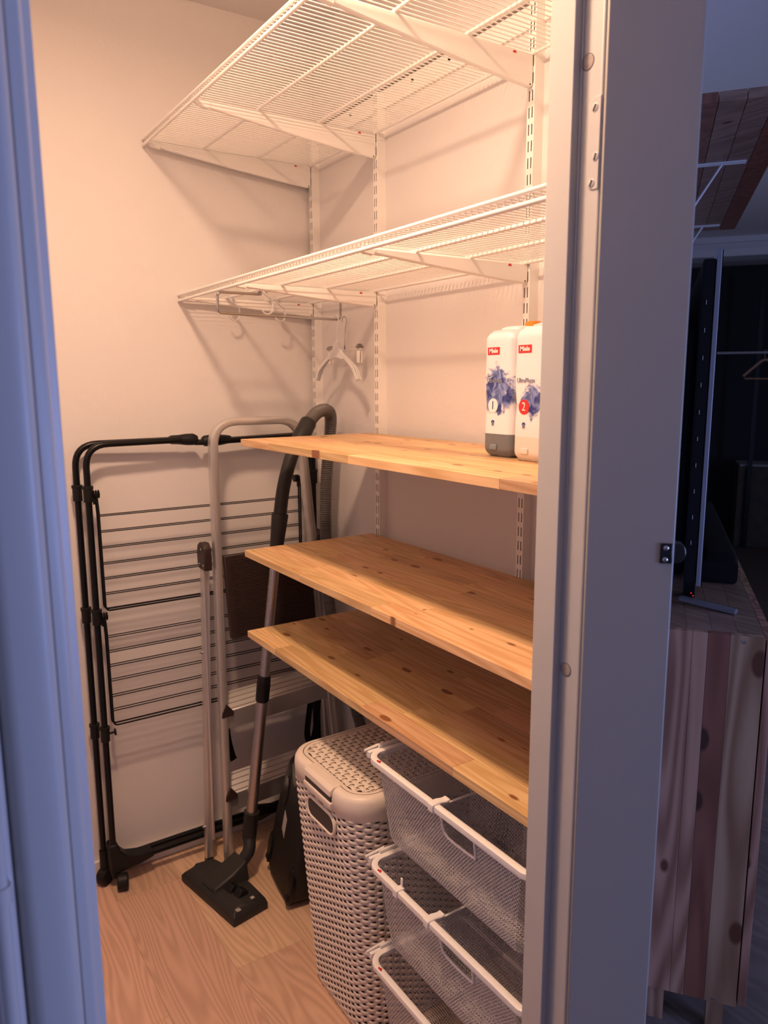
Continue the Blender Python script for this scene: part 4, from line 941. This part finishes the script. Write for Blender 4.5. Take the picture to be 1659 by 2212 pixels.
for k, zr in enumerate(BZ):
    t, o = basket(zr, blab[k], first); first = first or o
    if k < 2:
        yd = -1.221 if k == 0 else -1.209
        mb = MB(); mb.tube([(BX0+0.010, yd, zr-0.004), (BX1-0.008, yd, zr-0.004)], 0.0022, 8); dv_ = build('divider', mb, 'white', t)
        mb = MB(); w = 0.0007
        nxx = int((BX1-BX0-0.06)/0.0058)
        for j in range(40):
            for i in range(nxx):
                p = Vector((BX0+0.03+(i+0.5*(j % 2))*0.0058, yd, zr-0.006-0.0036*j))
                for s in (-1, 1):
                    q = p + Vector((s*0.0029, 0, -0.0036)); d = (q-p); sv = Vector((d.z, 0, -d.x)).normalized()*w
                    mb.quad(p+sv, p-sv, q-sv, q+sv)
        dm = build('divider_mesh', mb, 'mesh', dv_, smooth=None); dm['kind'] = 'stuff'
        mb = MB(); mb.prism([(-0.010, 0.004), (-0.009, 0.008), (0.008, 0.0085), (0.022, 0.006), (0.030, 0.0075), (0.030, 0.0035), (0.018, 0.000), (0.010, -0.006), (-0.009, -0.009)], lambda p, q: Vector((BX0+p[0], q, zr+p[1])), yd-0.008, yd+0.008); build('rim_clip', mb, 'whiteplastic', t, bevel=0.002)
    if k == 1:
        mb = MB(); yd = -1.110; mb.prism([(-0.010, -0.008), (-0.010, 0.0075), (0.010, 0.0075), (0.010, -0.008)], lambda p, q: Vector((BX0+p[0], q, zr+p[1])), yd-0.007, yd+0.007); mb.box(BX0+0.006, BX0+0.009, yd-0.003, yd+0.003, zr, zr+0.026); build('rim_clip', mb, 'whiteplastic', t, bevel=0.0015)
    g = thing('glide_bracket', 'white glide bracket holding the %s mesh basket beside the hamper' % ('topmost', 'middle', 'lowest')[k], 'shelf bracket', (XS, -0.99, zr-0.02), 'glide brackets of the baskets')
    yg = BY1 + 0.0115
    mb = MB(); mb.prism([(yg-0.004, zr-0.012), (yg-0.004, zr+0.010), (yg-0.001, zr+0.012), (yg+0.002, zr+0.010), (yg+0.002, zr-0.002), (yg+0.008, zr-0.002), (yg+0.008, zr-0.006), (yg+0.002, zr-0.012)], lambda p, q: Vector((q, p[0], p[1])), -0.400, XS-0.001); build('glide_channel', mb, 'white', g)
    mb = MB(); mb.box(-0.424, -0.398, yg-0.004, yg+0.010, zr-0.013, zr+0.002); build('glide_stop', mb, 'whiteplastic', g, bevel=0.002)
    mb = MB(); mb.tube([(-0.43, yg+0.006, zr+0.003), (-0.385, yg+0.006, zr+0.008)], 0.0028, 8); build('glide_tongue', mb, 'whiteplastic', g)

# ------------------------------------------------------------------ living room beyond the open panel
M['pinel'] = wood('pale_pine_board', (0.44, 0.265, 0.16), (0.23, 0.115, 0.06), (0.10, 0.035, 0.015), 'z', ring=10.0, knots=(14, 4.5), knot_amt=0.55, tone=0.1, along=0.9)
M['piner'] = wood('red_pine_board', (0.22, 0.095, 0.05), (0.15, 0.06, 0.03), (0.05, 0.02, 0.01), 'z', ring=12.0, knots=(14, 4.5), knot_amt=0.5, tone=0.08, along=0.8)
M['pinetop'] = wood('pine_top_board', (0.27, 0.175, 0.12), (0.19, 0.115, 0.075), (0.08, 0.03, 0.012), 'y', ring=12.0, knots=(12, 5), knot_amt=0.55, tone=0.1)
M['tvsilver'] = plain('tv_bezel', (0.24, 0.24, 0.27), 0.4, 0.5)
M['led'] = plain('standby_led', (0.3, 0.0, 0.0), 0.4)
_b = M['led'].node_tree.nodes['Principled BSDF']; _b.inputs['Emission Color'].default_value = (1, 0.02, 0.02, 1); _b.inputs['Emission Strength'].default_value = 2.0
M['tvblack'] = plain('tv_matt_black', (0.004, 0.004, 0.005), 0.7, spec=0.15)
M['hangerwood'] = plain('hanger_wood', (0.42, 0.22, 0.11), 0.5)
M['box'] = plain('dark_box', (0.035, 0.03, 0.025), 0.7, vary=((0.07, 0.05, 0.03), 12))
M['boxtop'] = plain('paper_lining', (0.45, 0.42, 0.42), 0.7)
M['picture'] = plain('grey_wood_panel', (0.16, 0.145, 0.14), 0.6)
M['floor2'] = wood('dimmed_oak_laminate', (0.20, 0.165, 0.145), (0.15, 0.12, 0.105), None, 'y', ring=9.0, tone=0.2)  # oak boards with the dim light of this room put into the colour
def SB(mb, s0, s1, t0, t1, z0, z1):
    mb.obox(ST((s0+s1)/2, (t0+t1)/2, (z0+z1)/2), U2, T2, (0, 0, 1), abs(s1-s0)/2, abs(t1-t0)/2, abs(z1-z0)/2)
def ons(u, v, s):
    q = ray(u, v); P0 = ST(s, 0); return CAM + q*((P0-CAM).dot(U2)/q.dot(U2))
def ond(u, v, d): q = ray(u, v); return CAM + q*(d/math.hypot(q.x, q.y))
E0 = ond(1655, 1379, 1.65); sN, tE, zTop = st_of(E0); zBot = ond(1588, 2176, 1.65).z
sb = thing('sideboard', 'knotty pine sideboard with the television on top', 'sideboard', ST(sN, 0.1, 0))
tb = [0.004] + [st_of(ons(u, v, sN))[1] for u, v in ((1497, 1366), (1530, 1370), (1579, 1374))] + [tE]
for i in range(4):
    mb = MB(); SB(mb, sN, sN+0.018, tb[i]+0.0002, tb[i+1]-0.0002, zBot, zTop); build('side_board', mb, 'piner' if i == 2 else 'pinel', sb, loc=ST(sN, tb[i], zBot), smooth=None, bevel=0.0008)
SL = 1.52
for i in range(4):
    mb = MB(); a, b = 0.004+(tE-0.004)*i/4, 0.004+(tE-0.004)*(i+1)/4; SB(mb, sN+0.0185, sN+SL, a+0.0003, b-0.0003, zTop-0.018, zTop-0.0005); build('top_board', mb, 'pinetop', sb, loc=ST(sN+0.4, a, zTop), smooth=None)
mb = MB(); SB(mb, sN+0.0185, sN+SL, 0.004, tE-0.002, zBot, zBot+0.018); build('bottom_board', mb, 'pinel', sb, smooth=None)
mb = MB(); SB(mb, sN+SL-0.018, sN+SL, 0.004, tE-0.002, zBot+0.018, zTop-0.018); build('side_board', mb, 'pinel', sb, smooth=None)
for k in range(4):
    mb = MB(); a = sN+0.003+(SL-0.006)*k/4; SB(mb, a+0.001, a+(SL-0.006)/4-0.001, tE+0.003, tE+0.020, zBot+0.002, zTop-0.006); dr = build('cabinet_door', mb, 'pinel', sb, loc=ST(a, tE, zBot), smooth=None, bevel=0.001)
for s_ in (sN+0.03, sN+SL-0.05):
    for t_ in (0.02, tE-0.055):
        mb = MB(); SB(mb, s_, s_+0.03, t_, t_+0.035, 0.0, zBot); build('leg', mb, 'pinel', sb, smooth=None)
for u, v in ((1607, 1387), (1541, 2158)):
    c = ons(u, v, sN); mb = MB(); mb.disc_stack(c, -U2, [(0, 0.0042), (0.0008, 0.004), (0.0012, 0.002)], 14); build('panel_screw', mb, 'steel', sb)
# television
sT = sN + 0.17
tvb = st_of(ons(1513, 1268, sT)); tvt = st_of(ons(1562, 535, sT)); tC = (tvb[1]+tvt[1])/2
tv = thing('television', 'black flat television with a silver edge standing on the sideboard', 'television', ST(sT, tC, zTop))
mb = MB(); SB(mb, sT, sT+1.22, tC-0.010, tC+0.000, tvb[2], tvt[2]); build('bezel', mb, 'tvsilver', tv, smooth=None, bevel=0.002)
mb = MB(); SB(mb, sT+0.003, sT+1.217, tC-0.001, tC+0.002, tvb[2]+0.003, tvt[2]-0.003); build('screen', mb, 'tvblack', tv, smooth=None)
mb = MB(); SB(mb, sT+0.002, sT+1.216, tC-0.036, tC-0.010, tvb[2]+0.004, tvt[2]-0.02); hs_ = build('rear_housing', mb, 'tvblack', tv, smooth=None, bevel=0.004)
mb = MB(); SB(mb, sT+0.05, sT+1.15, tC-0.070, tC-0.036, tvb[2]+0.01, tvt[2]-0.16); build('rear_housing', mb, 'tvblack', tv, smooth=None, bevel=0.01)
for i in range(10):
    z = tvb[2]+0.10+0.058*i; mb = MB(); SB(mb, sT-0.0003, sT+0.004, tC-0.0262, tC-0.0250, z-0.0045, z+0.0045); build('vent_slot', mb, 'boxtop', hs_, smooth=None)
ft = [onz(1470, 1292, zTop+0.012), onz(1590, 1322, zTop+0.006)]
mb = MB(); mb.tube([ft[0], ft[0]+(ft[1]-ft[0])*0.5, ft[1]], 0.006, 8, flat=(0.006, 0.009), up=(0, 0, 1)); fo = build('stand_foot', mb, 'tvsilver', tv)
mb = MB(); SB(mb, sT+0.10, sT+0.13, tC-0.03, tC-0.005, zTop, tvb[2]+0.02); build('stand_neck', mb, 'tvblack', tv, smooth=None)
bx = thing('receiver_box', 'small black box with a red light under the television', 'receiver', ST(sT+0.10, tC-0.07, zTop))
mb = MB(); SB(mb, sT+0.02, sT+0.095, 0.02, tC-0.076, zTop+0.0005, tvb[2]-0.012 if tvb[2]-0.012 > zTop+0.01 else zTop+0.02); cb_ = build('case', mb, 'blackplastic', bx, smooth=None, bevel=0.002)
for u, v in ((1493, 1281), (1497, 1287)):
    c = ons(u, v, sT+0.0195); mb = MB(); mb.disc_stack(c, -U2, [(0, 0.0013), (0.0006, 0.0012)], 8); build('standby_light', mb, 'led', bx)
sbr = thing('soundbar', 'long rounded black soundbar lying behind the television edge', 'soundbar', ST(sN+0.5, tE-0.04, zTop))
mb = MB(); mb.loft([[ST(s_, a, zTop+b) for a, b in rrect(tC+0.018, tE-0.014, 0.0005, 0.075*k, 0.014*k, 4)] for s_, k in ((sN+0.43, 0.75), (sN+0.45, 1.0), (sN+1.35, 1.0), (sN+1.37, 0.75))]); build('body', mb, 'tvblack', sbr)
# wall shelf of pine above the television
z2 = 1.97
f_far = st_of(onz(1587, 495, z2)); f_near = st_of(onz(1580, 217, z2))
ws = thing('wall_shelf', 'pine wall shelf on white brackets above the television', 'shelf', ST(f_near[0], 0.1, z2))
tw = f_far[1]
for i in range(4):
    mb = MB(); a, b = 0.001+tw*i/4, tw*(i+1)/4; SB(mb, f_near[0], f_far[0], a+0.0002, b-0.0002, z2, z2+0.018); build('shelf_board', mb, ('piner', 'pinetop', 'pinetop', 'piner')[i], ws, loc=ST(f_near[0], a, z2), smooth=None)
for s_ in (st_of(onz(1560, 352, z2))[0], f_far[0]-0.10):
    mb = MB(); SB(mb, s_-0.012, s_+0.012, 0.001, tw*0.72, z2-0.003, z2-0.0002); br = build('bracket_flange', mb, 'wallr', ws, smooth=None)
    mb = MB(); SB(mb, s_-0.012, s_+0.012, 0.001, 0.004, z2-0.16, z2-0.003); build('bracket_flange', mb, 'wallr', ws, smooth=None)
    mb = MB(); mb.tube([ST(s_, 0.004, z2-0.14), ST(s_, tw*0.45, z2-0.004)], 0.003, 6); build('bracket_strut', mb, 'wallr', ws)
# far end: lintel with mouldings, dark wardrobe niche
SF = 5.2
mb = MB(); SB(mb, SF, SF+0.25, 0.0, 3.2, 2.345, CEIL); struct('wall_room_lintel', mb, 'wallr', smooth=None)
for i, (z0, z1, d) in enumerate(((2.345, 2.400, 0.02), (2.400, 2.418, 0.008), (2.440, CEIL, 0.03))):
    mb = MB(); SB(mb, SF-d, SF, 0.0, 3.2, z0, z1); struct('trim_%d' % (4+i), mb, 'wallr', smooth=None)
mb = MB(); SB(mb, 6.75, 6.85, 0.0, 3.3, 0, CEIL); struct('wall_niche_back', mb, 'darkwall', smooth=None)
mb = MB(); SB(mb, 1.2, 6.85, 3.2, 3.3, 0, CEIL); struct('wall_room_right', mb, 'wallr', smooth=None)
# living room floor boards
for r_ in range(14):
    for c_ in range(3):
        s0 = 0.35+0.19*r_; t0 = -0.3*(r_ % 2)+1.1*c_+0.0
        a, b = max(t0, 0.004), t0+1.1
        mb = MB(); SB(mb, s0+0.0004, s0+0.1896, a+0.0004, b-0.0004, -0.006, 0.0); build('floor_board', mb, 'floor2', floor, loc=ST(s0, a, 0), smooth=None)
mb = MB(); mb.cyl(ST(5.6, 0.03, 1.668), ST(5.6, 3.1, 1.668), 0.009, 10); tag(build('wardrobe_rail', mb, 'boxtop', loc=ST(5.6, 1.5, 1.668)), 'thin pale clothes rail across the dark wardrobe niche', 'clothes rail')
hg = thing('wooden_hanger', 'wooden hanger on the rail in the dark niche', 'hanger', ST(5.6, 0.77, 1.45))
hc = 0.772
mb = MB(); mb.tube(smoothpath([ST(5.6, hc+0.02, 1.672), ST(5.6, hc+0.012, 1.688), ST(5.6, hc-0.010, 1.684), ST(5.6, hc-0.008, 1.655), ST(5.6, hc, 1.61)], 4), 0.002, 6); build('hanger_hook', mb, 'steel', hg)
mb = MB(); mb.tube(smoothpath([ST(5.6, hc-0.150, 1.487), ST(5.6, hc-0.10, 1.535), ST(5.6, hc-0.03, 1.600), ST(5.6, hc, 1.612), ST(5.6, hc+0.03, 1.600), ST(5.6, hc+0.10, 1.530), ST(5.6, hc+0.152, 1.482), ST(5.6, hc+0.150, 1.464)], 4), 0.01, 8, flat=(0.009, 0.006), up=(0, 0, 1)); build('hanger_arms', mb, 'hangerwood', hg)
mb = MB(); mb.cyl(ST(5.6, hc-0.14, 1.468), ST(5.6, hc+0.14, 1.464), 0.006, 8); build('hanger_bar', mb, 'hangerwood', hg)
mb = MB(); SB(mb, 6.15, 6.19, 0.765, 0.800, 0.0, 2.30); tag(build('wardrobe_post', mb, 'black', loc=ST(6.17, 0.78, 0), smooth=None), 'black upright post in the dark wardrobe niche', 'post')
bxx = thing('storage_box', 'dark storage box with pale lining in the wardrobe niche', 'box', ST(6.3, 0.92, 0))
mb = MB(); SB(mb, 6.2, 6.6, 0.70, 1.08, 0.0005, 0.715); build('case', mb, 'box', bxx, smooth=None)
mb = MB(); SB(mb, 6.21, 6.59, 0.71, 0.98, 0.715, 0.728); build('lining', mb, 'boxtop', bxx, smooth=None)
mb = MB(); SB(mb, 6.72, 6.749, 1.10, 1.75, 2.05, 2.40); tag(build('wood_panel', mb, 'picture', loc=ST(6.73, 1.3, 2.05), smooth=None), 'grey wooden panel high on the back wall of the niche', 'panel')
